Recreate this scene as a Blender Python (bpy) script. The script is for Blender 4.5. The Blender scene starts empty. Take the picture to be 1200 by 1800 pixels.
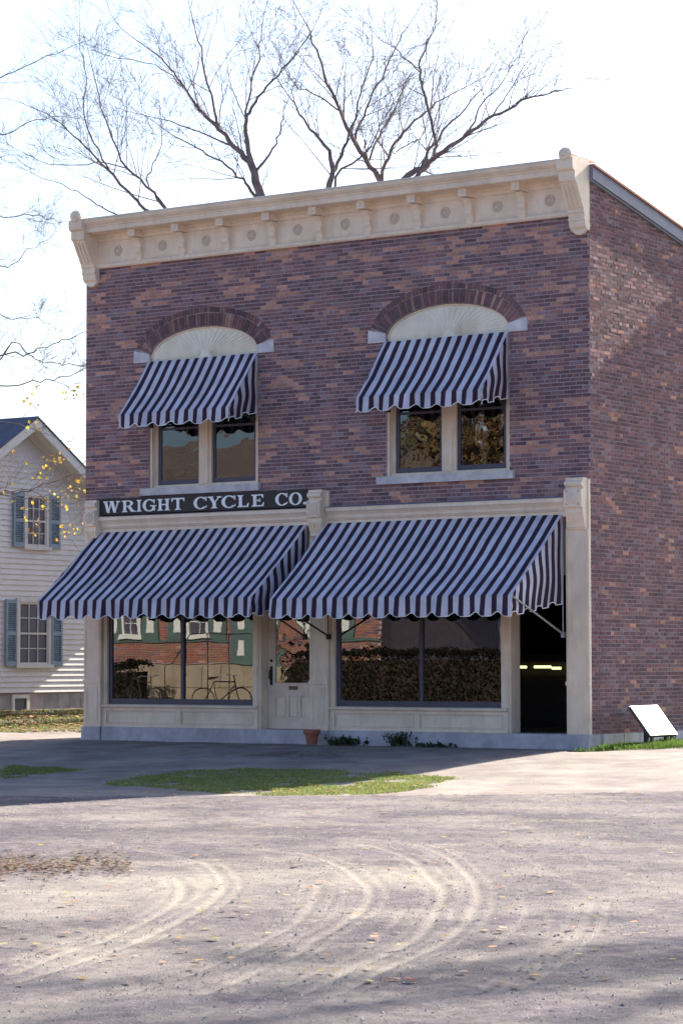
import bpy, math, random
from mathutils import Vector, Matrix, noise

# ------------------------------------------------------------------ camera, sky, sun, exposure
scene = bpy.context.scene
C = scene.collection
R = math.radians
CAM = Vector((19.447, -35.261, 1.38)); YAW, PITCH, ROLL, FPX = 0.5999, 0.0576, -0.0015, 4556.1
fw = Vector((-math.sin(YAW)*math.cos(PITCH), math.cos(YAW)*math.cos(PITCH), math.sin(PITCH)))
r0 = Vector((math.cos(YAW), math.sin(YAW), 0)); u0 = r0.cross(fw)
rt = math.cos(ROLL)*r0 + math.sin(ROLL)*u0; up = -math.sin(ROLL)*r0 + math.cos(ROLL)*u0
cd = bpy.data.cameras.new('camera'); cam = bpy.data.objects.new('camera', cd); C.objects.link(cam)
cam.matrix_world = Matrix(((rt.x, up.x, -fw.x, CAM.x), (rt.y, up.y, -fw.y, CAM.y), (rt.z, up.z, -fw.z, CAM.z), (0, 0, 0, 1)))
cd.sensor_fit = 'HORIZONTAL'; cd.sensor_width = 36; cd.lens = FPX/1200*36; cd.clip_start = 0.5; cd.clip_end = 3000
scene.camera = cam

SUN_EL, SUN_AZ = R(31), R(4.0)          # the sun stands behind the shop, a little to its right
w = bpy.data.worlds.new('World'); scene.world = w; w.use_nodes = True
nt = w.node_tree; bg = nt.nodes['Background']
sky = nt.nodes.new('ShaderNodeTexSky'); sky.sky_type = 'NISHITA'; sky.sun_disc = False
sky.sun_elevation = SUN_EL; sky.sun_rotation = SUN_AZ; sky.air_density = 1.0; sky.dust_density = 2.8; sky.ozone_density = 4.5
nt.links.new(sky.outputs[0], bg.inputs[0]); bg.inputs[1].default_value = 0.085
sl = bpy.data.lights.new('sun', 'SUN'); so = bpy.data.objects.new('sun', sl); C.objects.link(so)
sl.energy = 5.0; sl.angle = R(0.55); sl.color = (1.0, 0.93, 0.80)
to_sun = Vector((math.sin(SUN_AZ)*math.cos(SUN_EL), math.cos(SUN_AZ)*math.cos(SUN_EL), math.sin(SUN_EL)))
so.rotation_euler = to_sun.to_track_quat('Z', 'Y').to_euler()
vs = scene.view_settings; vs.view_transform = 'Standard'; vs.look = 'None'; vs.gamma = 1; vs.use_curve_mapping = False
vs.exposure = 1.75
scene.cycles.max_bounces = 8; scene.cycles.transparent_max_bounces = 16

rng = random.Random(7)

# ------------------------------------------------------------------ materials
MATS = {}
def mat(name, col, rough=0.7, var=0.12, scale=6.0, bump=0.0, bscale=40.0, metal=0.0, spec=0.4, col2=None, detail=4.0, coord='Object'):
    m = bpy.data.materials.new(name); m.use_nodes = True; t = m.node_tree; n = t.nodes; b = n['Principled BSDF']
    b.inputs['Roughness'].default_value = rough; b.inputs['Metallic'].default_value = metal
    b.inputs['Specular IOR Level'].default_value = spec
    tc = n.new('ShaderNodeTexCoord'); nz = n.new('ShaderNodeTexNoise'); nz.inputs['Scale'].default_value = scale; nz.inputs['Detail'].default_value = detail
    t.links.new(tc.outputs[coord], nz.inputs['Vector'])
    cr = n.new('ShaderNodeValToRGB'); cr.color_ramp.elements[0].position = 0.3; cr.color_ramp.elements[1].position = 0.7
    c2 = col2 or tuple(min(1, c*(1+var)) for c in col); c1 = col if col2 else tuple(c*(1-var) for c in col)
    cr.color_ramp.elements[0].color = (*c1, 1); cr.color_ramp.elements[1].color = (*c2, 1)
    t.links.new(nz.outputs['Fac'], cr.inputs['Fac']); t.links.new(cr.outputs[0], b.inputs['Base Color'])
    if bump:
        n2 = n.new('ShaderNodeTexNoise'); n2.inputs['Scale'].default_value = bscale; n2.inputs['Detail'].default_value = 5
        t.links.new(tc.outputs[coord], n2.inputs['Vector'])
        bp = n.new('ShaderNodeBump'); bp.inputs['Strength'].default_value = bump; bp.inputs['Distance'].default_value = 0.02
        t.links.new(n2.outputs['Fac'], bp.inputs['Height']); t.links.new(bp.outputs[0], b.inputs['Normal'])
    MATS[name] = m; return m

def stain(name, amount, scale, stretch=(1, 1, 1), lo=.42, hi=.62, tint=(1, 1, 1)):
    """multiply weathering with a shape of its own (grime, water streaks) into a material's colour"""
    m = MATS[name]; t = m.node_tree; n = t.nodes; b = n['Principled BSDF']; src = b.inputs['Base Color'].links[0].from_socket
    tc = n.new('ShaderNodeTexCoord'); mp = n.new('ShaderNodeMapping'); mp.inputs['Scale'].default_value = stretch
    nz = n.new('ShaderNodeTexNoise'); nz.inputs['Scale'].default_value = scale; nz.inputs['Detail'].default_value = 8; nz.inputs['Roughness'].default_value = .65
    cr = n.new('ShaderNodeValToRGB'); cr.color_ramp.elements[0].position = lo; cr.color_ramp.elements[1].position = hi
    cr.color_ramp.elements[0].color = tuple((1-amount)*c for c in tint) + (1,); cr.color_ramp.elements[1].color = (1, 1, 1, 1)
    mx = n.new('ShaderNodeMix'); mx.data_type = 'RGBA'; mx.blend_type = 'MULTIPLY'; mx.inputs['Factor'].default_value = 1
    t.links.new(tc.outputs['Object'], mp.inputs[0]); t.links.new(mp.outputs[0], nz.inputs['Vector']); t.links.new(nz.outputs['Fac'], cr.inputs[0])
    t.links.new(src, mx.inputs['A']); t.links.new(cr.outputs[0], mx.inputs['B']); t.links.new(mx.outputs['Result'], b.inputs['Base Color'])

def attr_mat(name, attr, rough=0.9, var=0.25, scale=30.0, bump=0.4, bscale=120.0, trans=0.0):
    """base colour from a face colour attribute, broken up by noise"""
    m = mat(name, (0.5, 0.5, 0.5), rough, var, scale, bump, bscale); t = m.node_tree; n = t.nodes; b = n['Principled BSDF']
    cr = [x for x in n if x.type == 'VALTORGB'][0]
    cr.color_ramp.elements[0].color = (1-var,)*3 + (1,); cr.color_ramp.elements[1].color = (1+var,)*3 + (1,)
    a = n.new('ShaderNodeAttribute'); a.attribute_name = attr
    mx = n.new('ShaderNodeMix'); mx.data_type = 'RGBA'; mx.blend_type = 'MULTIPLY'; mx.inputs['Factor'].default_value = 1; mx.clamp_result = False
    t.links.new(a.outputs['Color'], mx.inputs['A']); t.links.new(cr.outputs[0], mx.inputs['B'])
    t.links.new(mx.outputs['Result'], b.inputs['Base Color'])
    if trans:
        tr = n.new('ShaderNodeBsdfTranslucent'); ms = n.new('ShaderNodeMixShader'); ms.inputs[0].default_value = trans
        t.links.new(mx.outputs['Result'], tr.inputs[0]); t.links.new(b.outputs[0], ms.inputs[1]); t.links.new(tr.outputs[0], ms.inputs[2])
        t.links.new(ms.outputs[0], n['Material Output'].inputs[0])
    return m

attr_mat('brick', 'tone', rough=0.92, var=0.24, scale=22, bump=0.35, bscale=90)
attr_mat('brick_side', 'tone', rough=0.95, var=0.22, scale=18, bump=0.12, bscale=60)
mat('mortar', (0.45, 0.36, 0.385), 0.95, 0.15, 5, 0.3, 150)
mat('cream', (0.88, 0.70, 0.55), 0.55, 0.07, 3.0, 0.12, 30)
mat('cream_worn', (0.78, 0.61, 0.49), 0.6, 0.10, 4.0, 0.2, 25)
mat('fan_cream', (0.88, 0.79, 0.66), 0.6, 0.05, 4.0, 0.1, 25)
mat('rosette_paint', (0.66, 0.51, 0.41), 0.6, 0.1, 12)
mat('limestone', (0.68, 0.62, 0.63), 0.85, 0.14, 5.0, 0.3, 60)
mat('granite', (0.50, 0.45, 0.49), 0.85, 0.22, 9.0, 0.35, 80, col2=(0.63, 0.57, 0.60))
for n_ in ('cream', 'cream_worn', 'fan_cream'): stain(n_, .11, 1.6, (1, 1, .35), .34, .56, (1, .97, .94)); stain(n_, .09, 9, (1, 1, .3), .36, .52)
stain('granite', .25, 2.2, (1, 1, .6), .38, .6); stain('limestone', .2, 3, (1, 1, .5), .38, .6)
for n_ in ('brick', 'brick_side'): stain(n_, .20, .55, (1, 1, .45), .34, .56, (.96, .95, 1)); stain(n_, .10, 2.5, (1, 1, .25), .36, .54)
mat('sash', (0.085, 0.075, 0.105), 0.5, 0.15, 8)
mat('lead', (0.20, 0.20, 0.27), 0.55, 0.15, 3.0, 0.1, 10)
mat('white_flash', (0.75, 0.77, 0.80), 0.5, 0.08, 4)
mat('clay_coping', (0.36, 0.13, 0.08), 0.8, 0.2, 5)
mat('sign_black', (0.018, 0.013, 0.018), 0.45, 0.3, 5)
mat('letter_white', (0.90, 0.90, 0.87), 0.5, 0.04, 8)
mat('steel', (0.42, 0.42, 0.46), 0.45, 0.1, 10, metal=0.6)
mat('iron', (0.03, 0.028, 0.03), 0.5, 0.2, 10)
mat('brass_dark', (0.10, 0.075, 0.05), 0.4, 0.2, 10, metal=0.7)
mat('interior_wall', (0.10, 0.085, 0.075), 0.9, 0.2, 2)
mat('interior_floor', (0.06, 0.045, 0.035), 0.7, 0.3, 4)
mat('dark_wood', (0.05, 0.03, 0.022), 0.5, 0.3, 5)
mat('tyre', (0.03, 0.028, 0.027), 0.85, 0.2, 10)
mat('enamel', (0.02, 0.018, 0.022), 0.3, 0.2, 10)
mat('terracotta', (0.36, 0.12, 0.085), 0.85, 0.15, 8, 0.2, 60)
mat('soil', (0.05, 0.035, 0.025), 1.0, 0.3, 20)
mat('clapboard', (0.72, 0.67, 0.65), 0.65, 0.06, 4.0, 0.1, 20)
mat('house_trim', (0.66, 0.62, 0.58), 0.6, 0.06, 4)
mat('shutter_blue', (0.22, 0.29, 0.36), 0.55, 0.12, 6)
mat('slate', (0.075, 0.08, 0.12), 0.8, 0.3, 4)
mat('shingle', (0.115, 0.088, 0.078), 0.9, 0.25, 3)
mat('fieldstone', (0.36, 0.33, 0.34), 0.9, 0.3, 3, 0.4, 30)
mat('sandstone', (0.36, 0.29, 0.21), 0.9, 0.2, 2, 0.3, 20)
mat('green_paint', (0.10, 0.15, 0.14), 0.5, 0.1, 5)
mat('white_paint', (0.78, 0.77, 0.72), 0.5, 0.05, 5)
mat('plaque_white', (0.82, 0.83, 0.80), 0.35, 0.04, 4)
mat('bark', (0.21, 0.16, 0.165), 0.95, 0.3, 6, 0.4, 30)
mat('bark_pale', (0.24, 0.19, 0.17), 0.95, 0.3, 6, 0.4, 30)
attr_mat('leaf', 'tone', rough=0.7, var=0.2, scale=8, bump=0, trans=0.45)
attr_mat('grass', 'tone', rough=0.8, var=0.2, scale=5, bump=0, trans=0.35)
attr_mat('pebble', 'tone', rough=0.95, var=0.2, scale=40, bump=0)

def glass_mat(name, refl, wav, tint=(0.75, 0.75, 0.78), wscale=2.5):
    m = bpy.data.materials.new(name); m.use_nodes = True; t = m.node_tree; n = t.nodes; n.remove(n['Principled BSDF'])
    tr = n.new('ShaderNodeBsdfTransparent'); tr.inputs[0].default_value = (*tint, 1)
    gl = n.new('ShaderNodeBsdfGlossy'); gl.inputs['Roughness'].default_value = 0.005; gl.inputs[0].default_value = (0.95, 0.95, 0.95, 1)
    lw = n.new('ShaderNodeFresnel'); lw.inputs[0].default_value = refl
    ms = n.new('ShaderNodeMixShader')
    if wav:
        tc = n.new('ShaderNodeTexCoord'); nz = n.new('ShaderNodeTexNoise'); nz.inputs['Scale'].default_value = wscale; nz.inputs['Detail'].default_value = 1.5
        bp = n.new('ShaderNodeBump'); bp.inputs['Strength'].default_value = wav; bp.inputs['Distance'].default_value = 0.02
        t.links.new(tc.outputs['Object'], nz.inputs['Vector']); t.links.new(nz.outputs['Fac'], bp.inputs['Height']); t.links.new(bp.outputs[0], gl.inputs['Normal'])
    t.links.new(lw.outputs[0], ms.inputs[0]); t.links.new(tr.outputs[0], ms.inputs[1]); t.links.new(gl.outputs[0], ms.inputs[2])
    t.links.new(ms.outputs[0], n['Material Output'].inputs[0]); MATS[name] = m
glass_mat('plate_glass', 1.95, 0.05, wscale=1.2)
glass_mat('old_glass', 1.95, 0.22, wscale=2.2)

def stripe_mat():
    m = bpy.data.materials.new('awning_stripe'); m.use_nodes = True; t = m.node_tree; n = t.nodes; b = n['Principled BSDF']
    b.inputs['Roughness'].default_value = 0.85; b.inputs['Specular IOR Level'].default_value = 0.2
    a = n.new('ShaderNodeAttribute'); a.attribute_name = 'stripe'
    fr = n.new('ShaderNodeMath'); fr.operation = 'FRACT'; t.links.new(a.outputs['Fac'], fr.inputs[0])
    cr = n.new('ShaderNodeValToRGB'); cr.color_ramp.interpolation = 'LINEAR'; e = cr.color_ramp.elements
    e[0].position = 0.0; e[0].color = (0.62, 0.575, 0.65, 1); e[1].position = 0.50; e[1].color = (0.62, 0.575, 0.65, 1)
    x = e.new(0.535); x.color = (0.045, 0.024, 0.045, 1); x = e.new(0.965); x.color = (0.045, 0.024, 0.045, 1)
    x = e.new(1.0); x.color = (0.62, 0.575, 0.65, 1)
    tc = n.new('ShaderNodeTexCoord'); nz = n.new('ShaderNodeTexNoise'); nz.inputs['Scale'].default_value = 3.0; nz.inputs['Detail'].default_value = 6
    t.links.new(tc.outputs['Object'], nz.inputs['Vector'])
    mr = n.new('ShaderNodeMapRange'); mr.inputs[1].default_value = 0.3; mr.inputs[2].default_value = 0.75; mr.inputs[3].default_value = 1.08; mr.inputs[4].default_value = 0.72
    t.links.new(nz.outputs['Fac'], mr.inputs[0])
    mx = n.new('ShaderNodeMix'); mx.data_type = 'RGBA'; mx.blend_type = 'MULTIPLY'; mx.inputs['Factor'].default_value = 1
    t.links.new(fr.outputs[0], cr.inputs[0]); t.links.new(cr.outputs[0], mx.inputs['A']); t.links.new(mr.outputs[0], mx.inputs['B'])
    t.links.new(mx.outputs['Result'], b.inputs['Base Color'])
    nb = n.new('ShaderNodeTexNoise'); nb.inputs['Scale'].default_value = 7; t.links.new(tc.outputs['Object'], nb.inputs['Vector'])
    bp = n.new('ShaderNodeBump'); bp.inputs['Strength'].default_value = 0.5; bp.inputs['Distance'].default_value = 0.04
    t.links.new(nb.outputs['Fac'], bp.inputs['Height']); t.links.new(bp.outputs[0], b.inputs['Normal'])
    MATS['awning_stripe'] = m
stripe_mat()

def lamp_mat():
    m = bpy.data.materials.new('tube_light'); m.use_nodes = True; b = m.node_tree.nodes['Principled BSDF']
    b.inputs['Base Color'].default_value = (0.8, 0.8, 0.6, 1); b.inputs['Emission Color'].default_value = (0.80, 0.85, 0.38, 1); b.inputs['Emission Strength'].default_value = 0.55
    MATS['tube_light'] = m
lamp_mat()

# ------------------------------------------------------------------ mesh helpers
class MB:
    def __init__(s): s.v = []; s.f = []; s.c = []; s.st = []
    def add(s, vs, fs, col=None):
        o = len(s.v); s.v.extend(tuple(v) for v in vs)
        for f in fs: s.f.append(tuple(i+o for i in f)); s.c.append(col)
        return s
    def box(s, x0, x1, y0, y1, z0, z1, col=None, back=True):
        v = [(x0,y0,z0),(x1,y0,z0),(x1,y1,z0),(x0,y1,z0),(x0,y0,z1),(x1,y0,z1),(x1,y1,z1),(x0,y1,z1)]
        f = [(0,3,2,1),(4,5,6,7),(0,1,5,4),(1,2,6,5),(3,0,4,7)]
        if back: f.append((2,3,7,6))
        return s.add(v, f, col)
    def prism(s, prof, a0, a1, axis='x', col=None):
        """closed profile extruded along an axis; profile is (y,z) for x, (x,z) for y, (x,y) for z"""
        n = len(prof)
        mk = {'x': lambda p, a: (a, p[0], p[1]), 'y': lambda p, a: (p[0], a, p[1]), 'z': lambda p, a: (p[0], p[1], a)}[axis]
        v = [mk(p, a0) for p in prof] + [mk(p, a1) for p in prof]
        f = [tuple(range(n)), tuple(range(2*n-1, n-1, -1))] + [(i, i+n, (i+1) % n + n, (i+1) % n) for i in range(n)]
        return s.add(v, f, col)
    def tube(s, pts, rads, n=6, col=None, caps=True):
        pts = [Vector(p) for p in pts]
        if not hasattr(rads, '__len__'): rads = [rads]*len(pts)
        vs = []; prev = None
        for i, p in enumerate(pts):
            d = (pts[min(i+1, len(pts)-1)] - pts[max(i-1, 0)])
            d = d.normalized() if d.length > 1e-9 else Vector((0, 0, 1))
            if prev is None:
                a = d.orthogonal().normalized()
            else:
                a = prev - d*prev.dot(d); a = a.normalized() if a.length > 1e-6 else d.orthogonal().normalized()
            prev = a; b = d.cross(a)
            vs += [p + (a*math.cos(2*math.pi*k/n) + b*math.sin(2*math.pi*k/n))*rads[i] for k in range(n)]
        f = []
        for i in range(len(pts)-1):
            for k in range(n):
                f.append((i*n+k, i*n+(k+1) % n, (i+1)*n+(k+1) % n, (i+1)*n+k))
        if caps: f += [tuple(range(n-1, -1, -1)), tuple((len(pts)-1)*n+k for k in range(n))]
        return s.add(vs, f, col)
    def lathe(s, prof, c, axis='z', n=16, col=None):
        """profile (radius, height) turned about an axis through c"""
        vs = []
        for (rr, h) in prof:
            for k in range(n):
                a = 2*math.pi*k/n; x, y = rr*math.cos(a), rr*math.sin(a)
                vs.append({'z': (c[0]+x, c[1]+y, c[2]+h), 'y': (c[0]+x, c[1]+h, c[2]+y), 'x': (c[0]+h, c[1]+x, c[2]+y)}[axis])
        f = []
        for i in range(len(prof)-1):
            for k in range(n): f.append((i*n+k, i*n+(k+1) % n, (i+1)*n+(k+1) % n, (i+1)*n+k))
        return s.add(vs, f, col)
    def mesh(s, name, m):
        me = bpy.data.meshes.new(name); me.from_pydata(s.v, [], s.f)
        me.materials.append(MATS[m])
        if any(c is not None for c in s.c):
            at = me.attributes.new('tone', 'FLOAT_COLOR', 'FACE')
            at.data.foreach_set('color', [x for c in s.c for x in (*(c or (.5, .5, .5)), 1.0)])
        return me
    def build(s, name, m, parent=None, smooth=False, kind=None, recalc=True):
        me = s.mesh(name, m)
        if recalc:
            import bmesh
            b = bmesh.new(); b.from_mesh(me); bmesh.ops.recalc_face_normals(b, faces=b.faces); b.to_mesh(me); b.free()
        if smooth: me.polygons.foreach_set('use_smooth', [True]*len(me.polygons))
        return link(me, name, parent, kind)
def link(me, name, parent=None, kind=None):
    o = bpy.data.objects.new(name, me); C.objects.link(o)
    if parent is not None: o.parent = parent; o.matrix_parent_inverse = Matrix.Translation(-wloc(parent))
    if kind: o['kind'] = kind
    return o
def wloc(o):
    v = Vector(o.location)
    # every Empty stands at its thing's base without rotation and its parts keep world coordinates
    return v if o.type == 'EMPTY' else Vector((0, 0, 0))
def thing(name, label, cat, loc, group=None):
    o = bpy.data.objects.new(name, None); C.objects.link(o); o.location = loc; o.empty_display_size = 0.2
    return tag(o, label, cat, group)
def tag(o, label, cat, group=None):
    o['label'] = label; o['category'] = cat
    if group: o['group'] = group
    return o
def box(name, m, parent, *b): return MB().box(*b).build(name, m, parent)
def at(x, y, v):                      # the place seen at photo pixel (x, y), v metres ahead
    return CAM + (fw*FPX + rt*(x-600) + up*(900-y))*(v/FPX)
def smooth(a, b, x):
    t = min(1, max(0, (x-a)/(b-a))); return t*t*(3-2*t)

# ------------------------------------------------------------------ ground
PROFILE = [(-7.9, -.30), (-6.3, -.27), (-4.6, -.19), (-2.5, -.05), (-1.0, .02)]
def gz(x, y):
    if y <= PROFILE[0][0]: z = PROFILE[0][1]
    elif y >= -1: z = .02
    else:
        for (a, za), (b, zb) in zip(PROFILE, PROFILE[1:]):
            if a <= y <= b: z = za + (zb-za)*(y-a)/(b-a); break
    z += .34*smooth(-12.5, -16.5, x)*smooth(-2, 5, y)
    z += .07*smooth(0.15, .7, x)*smooth(-.9, .3, y)
    return z
def gp(x, y):                         # ground point seen at a photo pixel
    d = fw*FPX + rt*(x-600) + up*(900-y); t = 8/FPX
    while t < 90/FPX:
        p = CAM + d*t
        if p.z <= gz(p.x, p.y): break
        t += .02/FPX
    return Vector((p.x, p.y, gz(p.x, p.y)))
fh = Vector((fw.x, fw.y, 0)).normalized()
def uv2w(u, v): return CAM.x + r0.x*u + fh.x*v, CAM.y + r0.y*u + fh.y*v
def w2uv(x, y): return (x-CAM.x)*r0.x + (y-CAM.y)*r0.y, (x-CAM.x)*fh.x + (y-CAM.y)*fh.y
def grid_mesh(xs, ys, fn, keep=None):
    vs = []; 
    for yy in ys:
        for xx in xs: vs.append(fn(xx, yy))
    n = len(xs); fs = []
    for j in range(len(ys)-1):
        for i in range(n-1):
            q = (j*n+i, j*n+i+1, (j+1)*n+i+1, (j+1)*n+i)
            if keep is None or keep(sum(vs[k][0] for k in q)/4, sum(vs[k][1] for k in q)/4): fs.append(q)
    return vs, fs

def ground_mat():
    m = mat('lawn', (0.075, 0.085, 0.03), 1.0, 0.2, 1.2, 0.6, 30, col2=(0.13, 0.115, 0.05)); return m
ground_mat()
def lin(a, b, n): return [a+(b-a)*i/n for i in range(n+1)]
gx = [-900, -400, -150, -80, -50] + lin(-36, 24, 80) + [40, 80, 150, 400, 900]
gy = [-900, -300, -120, -70] + lin(-45, 40, 100) + [60, 100, 200, 500, 1200]
vs_, fs_ = grid_mesh(gx, gy, lambda x, y: (x, y, gz(x, y)-.035))
o = MB().add(vs_, fs_).build('ground', 'lawn', smooth=True); o['kind'] = 'structure'

# --- gravel road with its wheel tracks worn into the surface
TR = [[(20,1712),(115,1675),(190,1650),(265,1615),(310,1585),(322,1560),(308,1540)],
      [(20,1728),(140,1690),(240,1655),(340,1605),(385,1570),(392,1545),(365,1520),(300,1502),(220,1490)],
      [(200,1752),(340,1710),(440,1665),(515,1625),(550,1585),(560,1552)],
      [(360,1745),(490,1690),(565,1645),(635,1600),(648,1562),(600,1522),(520,1497)],
      [(520,1750),(635,1695),(710,1660),(742,1640),(775,1585),(775,1560),(750,1535),(725,1512),(670,1492),(600,1478)],
      [(580,1750),(685,1700),(760,1665),(815,1625),(838,1585),(835,1555),(810,1525),(775,1500),(720,1482)],
      [(860,1750),(910,1720),(985,1670),(1027,1625),(1040,1585)],
      [(840,1478),(860,1485),(935,1515),(990,1545),(1040,1570)],
      [(20,1690),(120,1655),(220,1625),(300,1600),(352,1572),(360,1548)], [(120,1760),(280,1725),(420,1690),(540,1640),(600,1592),(606,1556)], [(700,1750),(800,1705),(880,1655),(920,1610),(915,1570)], [(450,1750),(580,1700),(660,1655),(710,1600)]]
def dense(pl, n=9):
    out = []
    P = [pl[0]] + pl + [pl[-1]]
    for i in range(1, len(P)-2):
        for k in range(n):
            t = k/n; a, b, c, d = P[i-1], P[i], P[i+1], P[i+2]
            out.append(tuple(.5*((2*b[j]) + (-a[j]+c[j])*t + (2*a[j]-5*b[j]+4*c[j]-d[j])*t*t + (-a[j]+3*b[j]-3*c[j]+d[j])*t**3) for j in (0, 1)))
    return out + [pl[-1]]
def zp(x, y, z=-.3):
    d = fw*FPX + rt*(x-600) + up*(900-y); t = (z-CAM.z)/d.z; p = CAM + d*t; return w2uv(p.x, p.y)
tracks = [[zp(*p) for p in dense(t)] for t in TR]
base_n = len(tracks)
for t in tracks[:7]:
    for dd in (.12, -.10):
        tracks.append([(a+dd, b+dd*.35) for a, b in t])
TW = [.026, .028, .024, .028, .03, .03, .028, .024, .024, .022, .022, .02] + [.016, .02]*7
TA = [1, 1, .8, .95, 1, 1, .5, .4, .6, .55, .45, .55] + [.6, .45]*7
cells = {}
for k, t in enumerate(tracks):
    for (a, b), (c, d) in zip(t, t[1:]):
        n = max(1, int(math.hypot(c-a, d-b)/.04))
        for i in range(n):
            p = (a+(c-a)*i/n, b+(d-b)*i/n, k); cells.setdefault((int(p[0]//.3), int(p[1]//.3)), []).append(p)
def track(u, v):
    best = 0.
    for i in (-1, 0, 1):
        for j in (-1, 0, 1):
            for (a, b, k) in cells.get((int(u//.3)+i, int(v//.3)+j), ()):
                d2 = (a-u)**2+(b-v)**2; best = max(best, TA[k]*math.exp(-d2/(2*TW[k]**2)))
    return best
SAND = [(zp(230,1560), 1.5, 1.1), (zp(80,1590), 1.2, .9), (zp(420,1540), 1.1, 1.0), (zp(660,1545), .9, .9)]
def sand(u, v):
    s = 0
    for (a, b), ru, rv in SAND: s = max(s, math.exp(-((u-a)/ru)**2-((v-b)/rv)**2))
    return s
us = [-120, -60, -30, -18, -11, -8] + [-6, -5.4, -4.8, -4.4] + lin(-4.1, 4.1, 290) + [4.4, 4.8, 5.4, 6] + [8, 11, 18, 30, 60, 120]
vs2 = [-60, -25, -8, 2, 7, 9.5] + lin(11, 22, 240) + lin(22.07, 32.3, 110)
VE = 32.6
def road_edge(u): return VE + .12*noise.noise((u*.7, 3.1, 0)) + .05*noise.noise((u*3, 1, 0)) + 0.004*u - .02*max(0, -u-5)**1.5
tv = []; ts = []; verts = []
for v in vs2:
    for u in us:
        vv = v
        if v > 31.9: vv = 31.9 + (road_edge(u)-31.9)*(v-31.9)/(32.3-31.9)
        x, y = uv2w(u, vv)
        inn = abs(u) <= 6.1 and v >= 9
        k = track(u, vv) if inn else 0; s = sand(u, vv) if inn else 0
        nb = noise.fractal((u*1.1, vv*1.1, 0), .8, 2.1, 5); nf = noise.noise((u*9, vv*9, 5)) if inn else 0
        z = gz(x, y) + .002 - .016*k + .014*nb*.6 + .008*nf*(1-k) - .01*s
        verts.append((x, y, z)); tv.append(k); ts.append(s)
n = len(us)
faces = [(j*n+i, j*n+i+1, (j+1)*n+i+1, (j+1)*n+i) for j in range(len(vs2)-1) for i in range(n-1)]
def road_mat():
    m = mat('gravel', (0.3, 0.28, 0.3), 1.0, .1, 2.0); t = m.node_tree; nn = t.nodes; b = nn['Principled BSDF']
    for x in list(nn):
        if x.type in ('VALTORGB', 'TEX_NOISE'): nn.remove(x)
    tc = [x for x in nn if x.type == 'TEX_COORD'][0]
    def nz(s, d=5, ro=.6):
        q = nn.new('ShaderNodeTexNoise'); q.inputs['Scale'].default_value = s; q.inputs['Detail'].default_value = d; q.inputs['Roughness'].default_value = ro
        t.links.new(tc.outputs['Object'], q.inputs['Vector']); return q.outputs['Fac']
    def ramp(f, els):
        q = nn.new('ShaderNodeValToRGB'); e = q.color_ramp.elements
        e[0].position, e[0].color = els[0][0], (*els[0][1], 1); e[1].position, e[1].color = els[-1][0], (*els[-1][1], 1)
        for p, c in els[1:-1]: z = e.new(p); z.color = (*c, 1)
        t.links.new(f, q.inputs[0]); return q.outputs[0]
    def mixc(f, a, bb):
        q = nn.new('ShaderNodeMix'); q.data_type = 'RGBA'; t.links.new(f, q.inputs['Factor']); t.links.new(a, q.inputs['A']); t.links.new(bb, q.inputs['B']); return q.outputs['Result']
    fine = ramp(nz(42, 5, .8), [(.28, (.045, .036, .048)), (.45, (.105, .086, .102)), (.58, (.17, .142, .154)), (.74, (.32, .275, .275))])
    mid = ramp(nz(6.5, 6, .7), [(.34, (.42, .40, .45)), (.52, (.92, .90, .92)), (.68, (1.45, 1.42, 1.36))])
    tree_shade = ramp(nz(.42, 5, .6), [(.38, (.62, .60, .65)), (.57, (1.06, 1.04, 1.03))])  # broad dark patches painted into the gravel colour as soft dappled tree shade
    def mulc(a, bb):
        q = nn.new('ShaderNodeMix'); q.data_type = 'RGBA'; q.blend_type = 'MULTIPLY'; q.inputs['Factor'].default_value = 1; t.links.new(a, q.inputs['A']); t.links.new(bb, q.inputs['B']); return q.outputs['Result']
    fine = mulc(mulc(fine, mid), tree_shade)
    sandc = ramp(nz(30, 5, .7), [(.3, (.235, .20, .17)), (.7, (.38, .33, .275))])
    big = nz(.9, 6, .65)
    a1 = nn.new('ShaderNodeAttribute'); a1.attribute_name = 'track'; a2 = nn.new('ShaderNodeAttribute'); a2.attribute_name = 'sand'
    def math_(op, x, y, clamp=False):
        q = nn.new('ShaderNodeMath'); q.operation = op; q.use_clamp = clamp
        for i, z in enumerate((x, y)):
            if isinstance(z, (int, float)): q.inputs[i].default_value = z
            else: t.links.new(z, q.inputs[i])
        return q.outputs[0]
    bigm = nn.new('ShaderNodeMapRange'); bigm.inputs[1].default_value = .44; bigm.inputs[2].default_value = .64; t.links.new(big, bigm.inputs[0])
    f = math_('ADD', math_('MULTIPLY', a1.outputs['Fac'], .66), math_('MULTIPLY', a2.outputs['Fac'], .70))
    f = math_('ADD', f, math_('MULTIPLY', bigm.outputs[0], .62))
    f = math_('MULTIPLY', f, math_('ADD', .05, math_('MULTIPLY', nz(5, 6, .75), 1.65)), True)
    t.links.new(mixc(f, fine, sandc), b.inputs['Base Color'])
    bp = nn.new('ShaderNodeBump'); bp.inputs['Strength'].default_value = .8; bp.inputs['Distance'].default_value = .02
    t.links.new(nz(70, 4, .8), bp.inputs['Height']); t.links.new(bp.outputs[0], b.inputs['Normal'])
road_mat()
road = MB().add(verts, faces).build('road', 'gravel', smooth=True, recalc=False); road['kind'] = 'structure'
for nm, dat in (('track', tv), ('sand', ts)):
    a = road.data.attributes.new(nm, 'FLOAT', 'POINT'); a.data.foreach_set('value', dat)

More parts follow.
